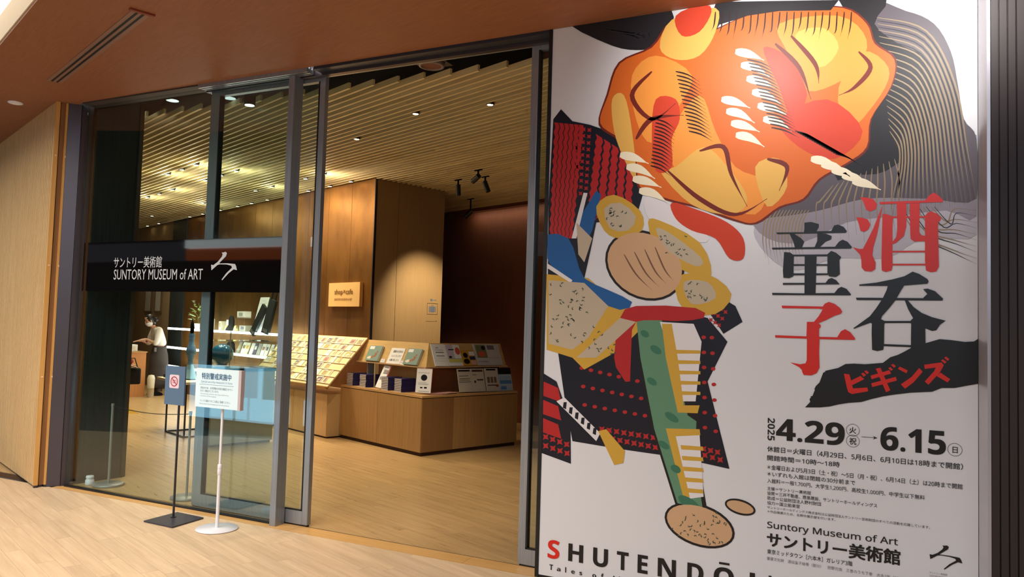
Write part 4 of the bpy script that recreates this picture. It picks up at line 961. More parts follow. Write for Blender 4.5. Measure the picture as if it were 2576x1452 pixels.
# --- drifting smoke with combed lines (upper right), as a plain pattern
art('colour_field', SM3, lambda t: shape(t, [(1905, 560), (1960, 520), (2140, 500), (2200, 470), (2457, 470), (2457, 590), (2380, 600), (2300, 610), (2230, 650), (2100, 650), (2010, 680), (1950, 660), (1900, 600)], 1, 3))
art('colour_field', SM2, lambda t: shape(t, [(1890, 540), (1960, 440), (2140, 380), (2300, 330), (2457, 340), (2457, 545), (2380, 530), (2250, 545), (2130, 560), (2020, 610), (1930, 600)], 2, 3))
art('colour_field', SMK, lambda t: shape(t, [(2190, 20), (2280, 28), (2350, 60), (2392, 130), (2410, 215), (2425, 300), (2457, 350), (2457, 500), (2330, 500), (2180, 500), (2060, 530), (1960, 545), (1900, 540), (2000, 420), (2180, 250)], 3, 4))
art('colour_field', CHA, lambda t: (shape(t, [(2110, 0), (2230, 0), (2200, 60), (2260, 110), (2330, 150), (2350, 260), (2310, 360), (2230, 430), (2160, 440), (2100, 440), (2200, 250), (2200, 120)], 4, 3),
    shape(t, [(1440, 66), (1500, 50), (1600, 40), (1690, 22), (1680, 100), (1640, 120), (1600, 126), (1540, 115)], 4, 3), shape(t, [(1800, 4), (1840, 0), (2110, 0), (2090, 26), (1960, 28), (1880, 40), (1810, 62), (1790, 96), (1786, 50)], 9)))
def flow(f, j=0):
    A = [(2206, 44), (2330, 78), (2402, 210), (2434, 380), (2456, 500+j)]; B = [(2238, 330), (2262, 372), (2262, 425), (2250, 480), (2240, 530+j)]
    return [(A[i][0]*(1-f)+B[i][0]*f, A[i][1]*(1-f)+B[i][1]*f) for i in range(5)]
def comb(t):
    for i in range(19): stroke(t, flow(i/18, i % 3*8), 5, 6, n=6)
    for i in range(12): stroke(t, [(2250-i*14, 400+i*6), (2262-i*18, 450+i*5), (2262-i*19, 520), (2275-i*20, 590+i % 3*10)], 4, 6, n=5)
    for i in range(13): x = 2015-i*8; stroke(t, [(x+20, 528), (x+4, 560), (x, 610), (x+8, 650+i % 3*8)], 3.5, 6, n=3)
    for i in range(5): stroke(t, [(2262+i*20, 520), (2310+i*18, 590-i*8), (2400, 630-i*26), (2456, 650-i*30)], 3.5, 6, n=4)
art('combed_lines', STR, comb)
def comb2(t):
    for i in range(18): stroke(t, flow((i+.5)/18, i % 3*6), 3.4, 6.3, n=5)
    for i in range(10): stroke(t, [(1490+i*16, 66+i*3), (1560+i*8, 84), (1640, 96+i % 4*8)], 2.4, 6, n=3)
    for i in range(5): stroke(t, [(2270+i*20, 520), (2320+i*18, 596-i*8), (2406, 640-i*26), (2456, 664-i*30)], 2.5, 6.3, n=4)
art('combed_lines', PO('fine dark line', (40, 38, 44)), comb2)
# --- flowing warm mass (upper middle): plain bands of orange, amber and cream
OUT = [(1530, 240), (1560, 160), (1640, 120), (1690, 60), (1760, 90), (1880, 40), (2000, 24), (2120, 20), (2180, 60), (2200, 110), (2250, 150), (2240, 220), (2190, 300), (2180, 370), (2130, 410), (2060, 450), (2020, 500), (1960, 520), (1900, 560), (1850, 552), (1760, 520), (1680, 500), (1610, 470), (1600, 400), (1560, 350), (1510, 310)]
art('colour_field', BRN, lambda t: shape(t, [(p[0]+(4 if p[0] > 1850 else -4), p[1]+(4 if p[1] > 300 else -3)) for p in OUT], 7, 4))
art('colour_field', ORG, lambda t: shape(t, OUT, 8, 4))
art('colour_field', ORL, lambda t: (shape(t, [(1960, 60), (2110, 40), (2180, 100), (2150, 180), (2050, 230), (2010, 200), (1980, 130)], 9, 4), shape(t, [(2110, 220), (2170, 130), (2235, 170), (2215, 240), (2130, 330)], 9, 4),
    shape(t, [(1590, 190), (1650, 140), (1740, 190), (1700, 280), (1640, 360), (1600, 300)], 9, 4), shape(t, [(1690, 330), (1760, 240), (1800, 330), (1850, 420), (1930, 460), (1900, 540), (1800, 500), (1700, 430)], 9, 4)))
art('colour_field', YEL, lambda t: (shape(t, [(1660, 120), (1690, 50), (1800, 20), (1800, 80), (1760, 140), (1700, 150)], 10, 4), shape(t, [(1660, 430), (1700, 420), (1770, 370), (1830, 420), (1880, 500), (1840, 540), (1740, 515)], 10, 4),
    shape(t, [(1540, 250), (1570, 240), (1590, 330), (1600, 450), (1570, 400), (1545, 330)], 10, 4), shape(t, [(2000, 90), (2070, 70), (2110, 120), (2060, 170)], 10, 4), shape(t, [(1900, 420), (1960, 400), (1980, 470), (1930, 520)], 10, 4)))
art('colour_field', PO('vermilion', (206, 66, 40)), lambda t: (shape(t, [(1700, 40), (1770, 10), (1790, 30), (1760, 80), (1715, 90)], 11, 4), shape(t, [(1650, 250), (1700, 250), (1710, 300), (1690, 350), (1690, 420), (1650, 430), (1640, 340)], 11, 4),
    shape(t, [(1960, 300), (2080, 250), (2170, 330), (2100, 400), (2010, 370)], 11, 4), shape(t, [(1920, 120), (1990, 150), (2030, 240), (1990, 290), (1960, 220)], 11, 4), shape(t, [(1690, 510), (1760, 530), (1830, 560), (1870, 600), (1870, 650), (1835, 650), (1800, 600), (1740, 580), (1700, 550)], 11, 4)))
def petals(t):
    for cx, cy, dx, dy, n in ((1850, 130, 14, 34, 6), (2040, 400, 26, 14, 5), (1560, 390, 16, 30, 4), (1815, 250, 12, 30, 4)):
        for i in range(n):
            x, y = cx+dx*i, cy+dy*i; stroke(t, [(x, y), (x+34, y+6), (x+72, y+22+i % 2*8)], 22, 12+i % 2, n=4)
art('petal_pattern', CRM, petals)
def needles(t):
    for cx, cy, dx, dy, n, L_ in ((1880, 150, 3.2, 9, 20, 70), (2000, 330, 6, 3.4, 18, 60), (1700, 180, 2.2, 10, 16, 60), (1650, 300, -1, 9, 14, 50)):
        for i in range(n):
            x, y = cx+dx*i, cy+dy*i; stroke(t, [(x, y), (x+L_*.5, y+8), (x+L_, y+26)], 4, 15, n=3)
    for i in range(20): stroke(t, [(1800+i*18, 30), (1797+i*18, 60+i % 3*8), (1790+i*18, 80+i % 4*6)], 3.5, 15, n=3)
art('needle_lines', PO('dark line', (44, 18, 18)), needles)
def bands(t):
    for pts in ([(2160, 130), (2190, 170), (2150, 220), (2110, 240)], [(1640, 180), (1590, 240), (1640, 300), (1700, 260)], [(1760, 380), (1820, 370), (1840, 440), (1880, 520)], [(1680, 430), (1760, 500), (1850, 540), (1930, 500)], [(1950, 110), (2010, 170), (2040, 250)], [(1990, 90), (2050, 160), (2060, 210)], [(1930, 400), (1980, 420), (1960, 480)], [(1600, 350), (1640, 300), (1720, 290)]):
        stroke(t, pts, 12, 14, n=6)
art('contour_band', BRN, bands)
# --- left: crimson, navy, blue and gold pattern fields
art('colour_field', NAV, lambda t: (shape(t, [(1392, 300), (1440, 305), (1530, 330), (1590, 390), (1620, 480), (1580, 560), (1500, 560), (1470, 700), (1378, 720)], 2, 2), shape(t, [(1400, 860), (1560, 800), (1640, 770), (1780, 800), (1830, 860), (1780, 960), (1800, 1040), (1835, 1180), (1700, 1150), (1560, 1130), (1440, 1110), (1420, 1000)], 2),
    shape(t, [(1368, 940), (1400, 960), (1435, 1060), (1436, 1167), (1362, 1140)], 2), shape(t, [(1800, 740), (1850, 770), (1868, 810), (1820, 840), (1780, 780)], 2)))
def redrows(t):
    fm = quadmap((1395, 308), (1470, 315), (1440, 600), (1382, 600))
    for i in range(6):
        for s_ in (0, 1):
            a_ = (i+.08)/6; b_ = (i+.92)/6
        n = 24; pts = []
        for k in range(n+1): x, y = fm(0, 0) if 0 else fm(a_, k/n); pts.append((x+(2 if k % 2 else -2), y))
        for k in range(n, -1, -1): x, y = fm(b_, k/n); pts.append((x+(2 if k % 2 else -2), y))
        shape(t, pts, 3)
    fm = quadmap((1490, 330), (1600, 400), (1590, 560), (1470, 500))
    for i in range(5):
        pts = [];
        for k in range(17): x, y = fm(.1+i*.18, k/16); pts.append((x+(2 if k % 2 else -2), y))
        for k in range(16, -1, -1): x, y = fm(.1+i*.18+.14, k/16); pts.append((x+(2 if k % 2 else -2), y))
        shape(t, pts, 3)
    dots(t, quadmap((1448, 315), (1490, 320), (1480, 500), (1440, 490)), 3, 11, 7, 3, True)
    dots(t, quadmap((1480, 500), (1560, 490), (1540, 540), (1490, 560)), 5, 3, 8, 3, True)
    for y in (0, 1, 2):
        shape(t, [(1366, 960+y*46), (1404, 976+y*46), (1412, 1012+y*46), (1366, 996+y*46)], 3)
    dots(t, quadmap((1364, 1085), (1434, 1110), (1436, 1155), (1364, 1130)), 4, 2, 10, 3, True)
    dots(t, quadmap((1450, 900), (1610, 940), (1640, 1070), (1460, 1040)), 7, 3, 6, 3)
    dots(t, quadmap((1500, 1068), (1650, 1090), (1660, 1140), (1520, 1110)), 8, 2, 10, 3, True)
    dots(t, quadmap((1760, 830), (1800, 830), (1815, 1110), (1760, 1090)), 2, 7, 6, 3)
    dots(t, quadmap((1760, 1120), (1810, 1130), (1825, 1170), (1765, 1150)), 3, 2, 10, 3, True)
    dots(t, quadmap((1800, 760), (1835, 780), (1810, 830), (1780, 810)), 3, 3, 7, 3, True)
    shape(t, [(1560, 800), (1600, 770), (1750, 775), (1770, 800), (1700, 808), (1620, 806), (1590, 830), (1585, 960), (1560, 940), (1545, 900)], 5.8, 2)
art('pattern_rows', CRI, redrows)
art('colour_field', BLU, lambda t: (shape(t, [(1378, 590), (1430, 600), (1450, 650), (1470, 700), (1530, 730), (1590, 760), (1560, 780), (1480, 745), (1400, 680), (1377, 650)], 4.4, 2), shape(t, [(1450, 560), (1500, 480), (1512, 490), (1490, 580), (1460, 640)], 4.4)))
art('stripe', PO('stripe white', (226, 224, 228)), lambda t: (shape(t, [(1468, 485), (1478, 486), (1450, 600), (1438, 600)], 5.5), shape(t, [(1376, 662), (1440, 705), (1436, 712), (1376, 674)], 5.5),
    shape(t, [(1660, 810), (1745, 815), (1765, 860), (1750, 1010), (1700, 1010), (1690, 900)], 5.5), shape(t, [(1690, 1090), (1760, 1095), (1770, 1250), (1735, 1255)], 5.5), shape(t, [(1400, 1010), (1420, 1000), (1510, 1090), (1500, 1110)], 5.5), shape(t, [(1620, 500), (1650, 500), (1720, 540), (1780, 590), (1760, 610), (1640, 560)], 5.5, 3)))
art('colour_field', GLD, lambda t: (shape(t, [(1500, 520), (1545, 490), (1610, 530), (1615, 580), (1560, 600), (1520, 580)], 5, 3), shape(t, [(1630, 560), (1660, 555), (1760, 610), (1790, 690), (1740, 690), (1660, 640)], 6, 3), shape(t, [(1375, 690), (1480, 700), (1560, 770), (1640, 800), (1560, 880), (1470, 930), (1440, 900), (1375, 880)], 4),
    shape(t, [(1700, 700), (1780, 690), (1840, 740), (1800, 790), (1720, 780)], 5, 3), shape(t, [(1665, 815), (1690, 815), (1705, 900), (1720, 1020), (1760, 1020), (1755, 1040), (1705, 1038), (1675, 900)], 6), shape(t, [(1675, 1078), (1760, 1080), (1762, 1095), (1700, 1098), (1735, 1250), (1720, 1255)], 6),
    [shape(t, [(1700+i, 880+i*26), (1762, 882+i*26), (1762, 890+i*26), (1702+i, 890+i*26)], 7) for i in range(5)], [shape(t, [(1712+i*3, 1120+i*27), (1768, 1124+i*27), (1770, 1134+i*27), (1714+i*3, 1131+i*27)], 7) for i in range(5)], shape(t, [(1505, 1085), (1525, 1080), (1572, 1135), (1568, 1165), (1545, 1170)], 6)))
art('colour_field', TAU, lambda t: (shape(t, [(1380, 705), (1470, 712), (1530, 770), (1480, 850), (1440, 880), (1380, 865)], 6.35), shape(t, [(1520, 525), (1560, 510), (1600, 545), (1580, 580), (1535, 575)], 6.35, 2), shape(t, [(1450, 900), (1560, 800), (1600, 810), (1500, 900)], 7.3), shape(t, [(1650, 575), (1690, 590), (1765, 650), (1750, 670), (1680, 630)], 7.3, 3), shape(t, [(1720, 710), (1780, 710), (1800, 750), (1740, 765)], 7.3, 3), shape(t, [(1450, 560), (1490, 600), (1470, 660), (1455, 640)], 6.35)))
def flecks(t):
    rnd = random.Random(3)
    for TLx, TLy, w_, h_, n in ((1385, 710, 90, 150, 46), (1525, 525, 60, 50, 16), (1480, 820, 70, 70, 14), (1660, 590, 80, 60, 16), (1725, 712, 60, 45, 14), (1690, 1290, 140, 80, 44)):
        for i in range(n):
            x, y = TLx+rnd.random()*w_, TLy+rnd.random()*h_; a_ = rnd.random()*6.28
            stroke(t, [(x, y), (x+5*math.cos(a_), y+5*math.sin(a_)), (x+8*math.cos(a_+.7), y+8*math.sin(a_+.7))], 3, 9, n=2)
art('flecks', PO('fleck green', (70, 84, 70)), flecks)
# plain peach oval with a dark rim
def ell(cx, cy, rx, ry, ro, n=28): return [(cx+rx*math.cos(k*2*PI/n)*math.cos(ro)-ry*math.sin(k*2*PI/n)*math.sin(ro), cy+rx*math.cos(k*2*PI/n)*math.sin(ro)+ry*math.sin(k*2*PI/n)*math.cos(ro)) for k in range(n)]
art('colour_field', PO('rim', (30, 26, 28)), lambda t: (shape(t, ell(1622, 668, 104, 84, .5), 4.7), shape(t, ell(1760, 1322, 92, 52, .35), 4.7), [shape(t, ell(x, y, 40, 19, r), 4.7) for x, y, r in ((1862, 1276, .3),)]))
art('colour_field', PCH, lambda t: (shape(t, ell(1622, 668, 98, 78, .5), 6.15), shape(t, ell(1760, 1322, 86, 46, .35), 6.15), [shape(t, ell(x, y, 35, 14, r), 7.15) for x, y, r in ((1862, 1276, .3),)]))
art('contour_band', PO('brown line', (120, 84, 64)), lambda t: [stroke(t, [(1570+i*26, 640-i*6), (1600+i*24, 690-i*4), (1640+i*18, 730-i*8)], 4, 8, n=5) for i in range(4)])
# jade band
art('colour_field', PO('rim', (30, 26, 28)), lambda t: shape(t, [(1596, 790), (1664, 786), (1700, 900), (1760, 1050), (1758, 1160), (1780, 1290), (1700, 1272), (1640, 1080), (1606, 900)], 4))
art('colour_field', GRN, lambda t: shape(t, [(1600, 794), (1660, 790), (1694, 900), (1730, 1045), (1752, 1060), (1748, 1160), (1768, 1280), (1704, 1266), (1646, 1080), (1611, 900)], 5.2))
art('colour_field', GRD, lambda t: [shape(t, ell(x, y, rx, ry, .6, 12), 6.65, 2) for x, y, rx, ry in ((1622, 840, 12, 8), (1650, 880, 16, 9), (1640, 960, 14, 8), (1690, 1050, 20, 9), (1670, 1120, 16, 8), (1700, 1180, 14, 9), (1735, 1268, 34, 13))])
art('stripe', NAV, lambda t: [shape(t, [(1418+i*15, 1012+i*13), (1426+i*15, 1012+i*13), (1424+i*15, 1030+i*13), (1416+i*15, 1026+i*13)], 8) for i in range(6)])

# --- title characters, stroke by stroke
K3 = lambda x, y: (1860+x/4.155, 440+y/4.155)
K4 = lambda x, y: (1900+x/4.2707, 700+y/4.2707)
def glyph(name, m, polys, lvl=18):
    t = MB()
    for i, (K, pts) in enumerate(polys): shape(t, [K(*p) for p in pts], lvl+(i % 6)*.35)
    t.build(name, m, po, MI)
glyph('title_character', M_RED, [(K3, [(1260,235),(1330,238),(1400,255),(1440,310),(1425,360),(1370,382),(1325,365),(1310,320),(1290,270)]), (K3, [(1222,443),(1290,450),(1345,470),(1370,520),(1350,570),(1305,597),(1265,585),(1255,540),(1240,490)]),
 (K3, [(1497,320),(1470,460),(1440,620),(1400,760),(1390,840),(1425,920),(1420,985),(1380,1012),(1310,1005),(1278,970),(1275,890),(1262,835),(1220,790),(1185,757),(1250,775),(1290,775),(1330,700),(1400,560),(1450,430)]),
 (K3, [(1463,285),(1940,268),(1985,215),(2030,185),(2080,215),(2130,265),(2125,285),(1470,308)]), (K3, [(1645,300),(1745,300),(1745,540),(1720,640),(1640,710),(1605,725),(1600,700),(1640,650),(1650,560)]),
 (K3, [(1780,298),(1885,298),(1880,590),(1895,630),(1950,640),(1950,695),(1830,697),(1790,670),(1785,600)]), (K3, [(1495,408),(1540,412),(1605,435),(1600,560),(1600,960),(1590,1000),(1530,1015),(1488,1000),(1485,900)]),
 (K3, [(1600,435),(1945,432),(1945,450),(1600,452)]), (K3, [(1940,430),(1960,405),(2000,380),(2060,405),(2110,450),(2100,480),(2075,500),(2080,700),(2085,960),(2060,1010),(2000,1018),(1950,1000),(1940,900)]),
 (K3, [(1600,795),(1945,793),(1945,810),(1600,812)]), (K3, [(1600,930),(1945,930),(1945,947),(1600,947)])])
glyph('title_character', M_INK, [(K3, [(680,500),(750,493),(830,515),(830,545),(805,590),(960,588),(990,530),(1030,520),(1090,545),(1125,590),(1110,607),(395,620),(387,603),(675,600),(680,560)]),
 (K3, [(525,618),(575,618),(640,660),(680,700),(655,760),(580,760),(565,700)]), (K3, [(815,612),(905,616),(965,640),(960,675),(900,700),(845,752),(785,760),(815,690)]), (K3, [(340,762),(1000,752),(1040,700),(1080,678),(1130,700),(1178,755),(1165,772),(345,780)]),
 (K3, [(468,808),(530,812),(570,840),(565,1060),(520,1080),(460,1075),(455,1000)]), (K3, [(560,835),(925,832),(925,852),(560,852)]), (K3, [(920,830),(960,795),(1010,815),(1065,860),(1045,890),(1050,1040),(1010,1068),(940,1062),(920,1040)]),
 (K3, [(683,845),(808,845),(795,1255),(680,1255)]), (K3, [(560,934),(925,934),(925,950),(560,952)]), (K3, [(560,1030),(925,1030),(925,1048),(560,1050)]), (K3, [(455,1130),(900,1130),(930,1090),(965,1078),(1010,1100),(1050,1145),(455,1150)]),
 (K4, [(180,158),(520,163),(850,160),(890,110),(925,93),(980,115),(1030,175),(1020,185),(185,180)])])
glyph('title_character', M_RED, [(K4, [(283,295),(500,300),(725,305),(745,275),(790,255),(850,275),(910,320),(935,360),(915,385),(850,405),(760,450),(675,485),(700,500),(705,520),(685,545),(685,630),(880,635),(920,570),(965,548),(1020,580),(1075,650),(1065,664),(690,655),(685,800),(690,960),(660,1020),(600,1045),(520,1040),(505,1010),(500,985),(470,955),(375,905),(480,925),(540,915),(553,880),(555,650),(215,638),(213,613),(550,625),(555,470),(630,470),(680,410),(725,335),(690,328),(290,322)])])
glyph('title_character', M_INK, [(K4, [(1115,68),(1300,48),(1480,12),(1600,-20),(1690,-70),(1760,-45),(1850,10),(1862,35),(1850,60),(1620,78),(1425,84),(1118,82)]),
 (K4, [(1425,80),(1605,72),(1570,125),(1500,245),(1440,320),(1360,410),(1350,440),(1400,465),(1385,500),(1255,490),(1240,478),(1150,510),(1060,545),(1053,538),(1230,410),(1300,320),(1370,215),(1410,130)]),
 (K4, [(1080,210),(1800,215),(1848,170),(1803,118),(1850,112),(1930,140),(2018,220),(2010,242),(1090,235)]), (K4, [(1605,238),(1640,240),(1700,310),(1790,375),(1900,420),(2045,457),(1985,500),(1945,560),(1900,568),(1830,540),(1822,545),(1680,500),(1660,465),(1695,430),(1640,330)]),
 (K4, [(1252,480),(1385,480),(1382,700),(1375,770),(1310,783),(1255,770),(1250,600)]), (K4, [(1675,480),(1825,480),(1828,700),(1820,800),(1670,800)]), (K4, [(1380,460),(1682,460),(1682,482),(1380,482)]), (K4, [(1380,708),(1680,720),(1680,742),(1380,730)])])
glyph('title_band', M_INK, [(K4, [(535,1388),(590,1330),(583,1300),(600,1275),(590,1270),(615,1265),(640,1200),(635,1190),(650,1160),(690,1120),(730,1015),(755,1005),(750,996),(890,965),(970,922),(1060,918),(1180,925),(1370,910),(1450,850),(1530,825),(1600,790),(1680,745),(1825,700),(1980,655),(2100,665),(2250,685),(2350,680),(2380,660),(2500,655),(2500,1140),(2300,1150),(2140,1180),(2000,1180),(1900,1220),(1670,1230),(1500,1250),(1370,1270),(1240,1300),(1140,1330),(1000,1340),(900,1355),(800,1378),(700,1388)])], 17)
glyph('subtitle_lettering', M_RED, [(K4, p) for p in ([(952,1027),(1010,1033),(1030,1100),(1130,1050),(1172,1085),(1040,1150),(1050,1185),(1205,1175),(1212,1215),(1040,1245),(1000,1225),(985,1180)], [(1138,1025),(1160,1015),(1190,1040),(1165,1060)], [(1170,1000),(1195,990),(1222,1015),(1200,1032)],
 [(1238,1048),(1440,988),(1460,1025),(1250,1085)], [(1245,1130),(1510,1060),(1520,1100),(1258,1170)], [(1295,972),(1345,962),(1450,1205),(1405,1225)], [(1428,968),(1450,955),(1480,980),(1460,995)], [(1458,932),(1480,920),(1512,945),(1490,962)],
 [(1532,975),(1550,950),(1638,990),(1625,1022)], [(1760,965),(1798,1005),(1700,1120),(1608,1188),(1565,1140),(1680,1060)], [(1815,930),(2000,905),(2025,935),(1985,1010),(1860,1145),(1820,1110),(1920,1000),(1940,960),(1820,975)], [(1945,1050),(1990,1015),(2093,1085),(2065,1120)],
 [(1995,885),(2015,872),(2055,900),(2035,918)], [(2028,855),(2050,843),(2085,870),(2065,888)])], 22)
# --- dates and small print
C1 = lambda x, y: (1880+x/3.361, 1020+y/3.361)
def line(body, LB, LT, R, bold=.0, m=M_INK, K=C1, name='lettering', rot=False, res=1, shear=0, big=False):
    b0 = Q(*K(*LB)); t0 = Q(*K(*LT)); r0 = Q(*K(*R)); t = MB()
    text_box(t, sans(body, big), b0[0], r0[0], b0[1], t0[1], MPo, .001, bold, rot, 0, res, shear); t.build(name, m, po, MI)
line('2025', (170, 295), (170, 105), (232, 200), 0, rot=True, big=True)
line('4.29', (245, 292), (245, 109), (820, 240), .012, res=4, big=True)
line('6.15', (1128, 374), (1128, 179), (1675, 300), .012, res=4, big=True)
def circ(cx, cy, r):
    a_ = Q(*C1(cx-r, cy)); b_ = Q(*C1(cx+r, cy)); t = MB(); R = (b_[0]-a_[0])/2
    annulus(t, (a_[0]+b_[0])/2, Q(*C1(cx, cy))[1], R-.0018, R, MPo, .001); t.build('ring', M_INK, po, MI)
circ(892, 210, 57); circ(892, 302, 57); circ(1755, 375, 63)
line('火', (862, 236), (862, 182), (920, 210), .01); line('祝', (862, 330), (862, 272), (922, 300), .01); line('日', (1735, 402), (1735, 350), (1778, 378), .01)
t = MB(); a_ = Q(*C1(965, 265)); b_ = Q(*C1(1100, 272)); t.flat([(a_[0], a_[1]-.001), (b_[0]-.01, a_[1]-.001), (b_[0]-.01, a_[1]+.001), (a_[0], a_[1]+.001)], MPo, .001).flat([(b_[0], a_[1]), (b_[0]-.022, a_[1]+.009), (b_[0]-.014, a_[1]), (b_[0]-.022, a_[1]-.009)], MPo, .0011); t.build('arrow', M_INK, po, MI)
for body, y0, y1, R, bo_ in (('休館日＝火曜日（4月29日、5月6日、6月10日は18時まで開館）', 392, 343, (1822, 520), .01), ('開館時間＝10時〜18時', 465, 420, (780, 500), .01),
    ('＊金曜日および5月3日（土・祝）〜5日（月・祝）、6月14日（土）は20時まで開館', 542, 500, (1820, 680), .006), ('＊いずれも入館は閉館の30分前まで', 597, 558, (912, 650), .006),
    ('入館料＝一般1,700円、大学生1,200円、高校生1,000円、中学生以下無料', 656, 617, (1500, 770), .004), ('主催＝サントリー美術館', 716, 685, (537, 740), .004), ('協賛＝三井不動産、鹿島建設、サントリーホールディングス', 757, 725, (1097, 840), .004),
    ('助成＝公益財団法人野村財団', 798, 766, (622, 830), .004), ('協力＝国立能楽堂', 838, 807, (443, 850), .004), ('サントリーホールディングス株式会社は公益財団法人サントリー芸術財団のすべての活動を応援しています。', 874, 850, (1545, 1030), .0), ('＊作品保護のため、会期中展示替を行います。', 907, 884, (745, 965), .0),
    ('Suntory Museum of Art', 1052, 978, (1272, 1160), .012), ('サントリー美術館', 1190, 1072, (1290, 1290), .03), ('東京ミッドタウン［六本木］ガレリア3階', 1254, 1214, (888, 1330), .006)):
    line(body, (168, y0), (168, y1), R, bo_, res=2 if y0 > 1000 else 1)
line('重要文化財　酒伝童子絵巻（部分）　狩野元信　三巻のうち下巻　大永2年（1522）', (165, 1307), (165, 1278), (1330, 1420), 0, M_GREY)
line('サントリー美術館', (1540, 1421), (1540, 1404), (1690, 1425), 0, M_GREY); line('SUNTORY MUSEUM of ART', (1540, 1446), (1540, 1430), (1740, 1445), 0, M_GREY)
C2 = lambda x, y: (2100+x/5.412, 1300+y/5.412)
l0 = Q(*C2(1288, 540)); l1 = Q(*C2(1738, 600)); lt = Q(*C2(1530, 392))[1]; lbm = Q(*C2(1490, 722))[1]
t = MB(); logo(t, l0[0], l1[0], lbm, lt, MPo, .001); t.build('emblem', M_INK, po, MI)
C3 = lambda x, y: (1340+x/3.903, 1300+y/3.903)
zb = Q(*C3(352, 432))[1]; zt = Q(*C3(352, 262))[1]
for ch, xa, xb, m in (('S', 150, 262, M_RED), ('H', 352, 495, M_INK), ('U', 595, 738, M_INK), ('T', 828, 940, M_INK), ('E', 1032, 1128, M_INK), ('N', 1230, 1405, M_INK), ('D', 1520, 1675, M_INK), ('O', 1780, 1975, M_INK), ('J', 2080, 2180, M_INK), ('l', 2318, 2342, M_INK)):
    ysl = 260+(xa-352)*.165
    t = MB(); text_box(t, sans(ch, True), Q(*C3(xa, ysl+80))[0], Q(*C3(xb, ysl+80))[0], zb-(.004 if ch in 'SOU' else 0), zt+(.004 if ch in 'SO' else 0), MPo, .001, .008, res=4)
    t.build('english_title', m, po, MI)
a_ = Q(*C3(1830, 474)); b_ = Q(*C3(1932, 492)); t = MB(); t.flat([(a_[0], zt+.020), (b_[0], zt+.020), (b_[0], zt+.032), (a_[0], zt+.032)], MPo, .001); t.build('english_title', M_INK, po, MI)
zb2 = Q(*C3(180, 523))[1]; zt2 = Q(*C3(180, 470))[1]
for ch, xa, xb in (('T', 165, 200), ('a', 238, 274), ('l', 320, 330), ('e', 380, 415), ('s', 460, 488), ('o', 588, 626), ('f', 674, 700), ('t', 790, 812), ('h', 850, 884), ('e', 925, 960)):
    h_ = (zt2-zb2)*(.62 if ch in 'aeso' else 1.0)
    t = MB(); text_box(t, sans(ch, True), Q(*C3(xa, 480))[0], Q(*C3(xb, 480))[0], zb2, zb2+h_, MPo, .001, 0); t.build('english_lettering', M_INK, po, MI)

# polished return beside the poster and the dark ribbed wall in front of it
nr = root('trim_5', MI, kind='structure')
box('polished_return', .472, .486, 4.07, 4.47, 0, ZS-.001, mat('polished return', (186, 184, 192), .3, .35), nr, MI)
wr2 = root('wall_right', MI, kind='structure')
box('wall_core', .488, 3.4, 4.075, 4.6, 0, ZS-.001, mat('dark plum wall', (34, 24, 24), .6), wr2, MI)
x = .488
while x < 1.6:
    box('rib', x, x+.028, 4.060, 4.075, 0, ZS-.001, mat('dark rib', (46, 34, 34), .55), wr2, MI); x += .034

# ================================================================== PEOPLE
def skin(name, J, E, mt, parent, M, sub=2):
    me = bpy.data.meshes.new(name); me.from_pydata([j[:3] for j in J], E, [])
    o = bpy.data.objects.new('tmp', me); COL.objects.link(o)
    sm_ = o.modifiers.new('s', 'SKIN'); sm_.use_smooth_shade = True
    for i, j in enumerate(J):
        sv = me.skin_vertices[0].data[i]; r = j[3]; sv.radius = (r, j[4] if len(j) > 4 else r); sv.use_root = (i == 0)
    ss = o.modifiers.new('d', 'SUBSURF'); ss.levels = sub; ss.render_levels = sub
    dg = bpy.context.evaluated_depsgraph_get(); dg.update()
    m2 = bpy.data.meshes.new_from_object(o.evaluated_get(dg)); bpy.data.objects.remove(o)
    m2.materials.clear(); m2.materials.append(mt); m2.polygons.foreach_set('use_smooth', [True]*len(m2.polygons))
    ob = bpy.data.objects.new(name, m2); return put(ob, parent, M)
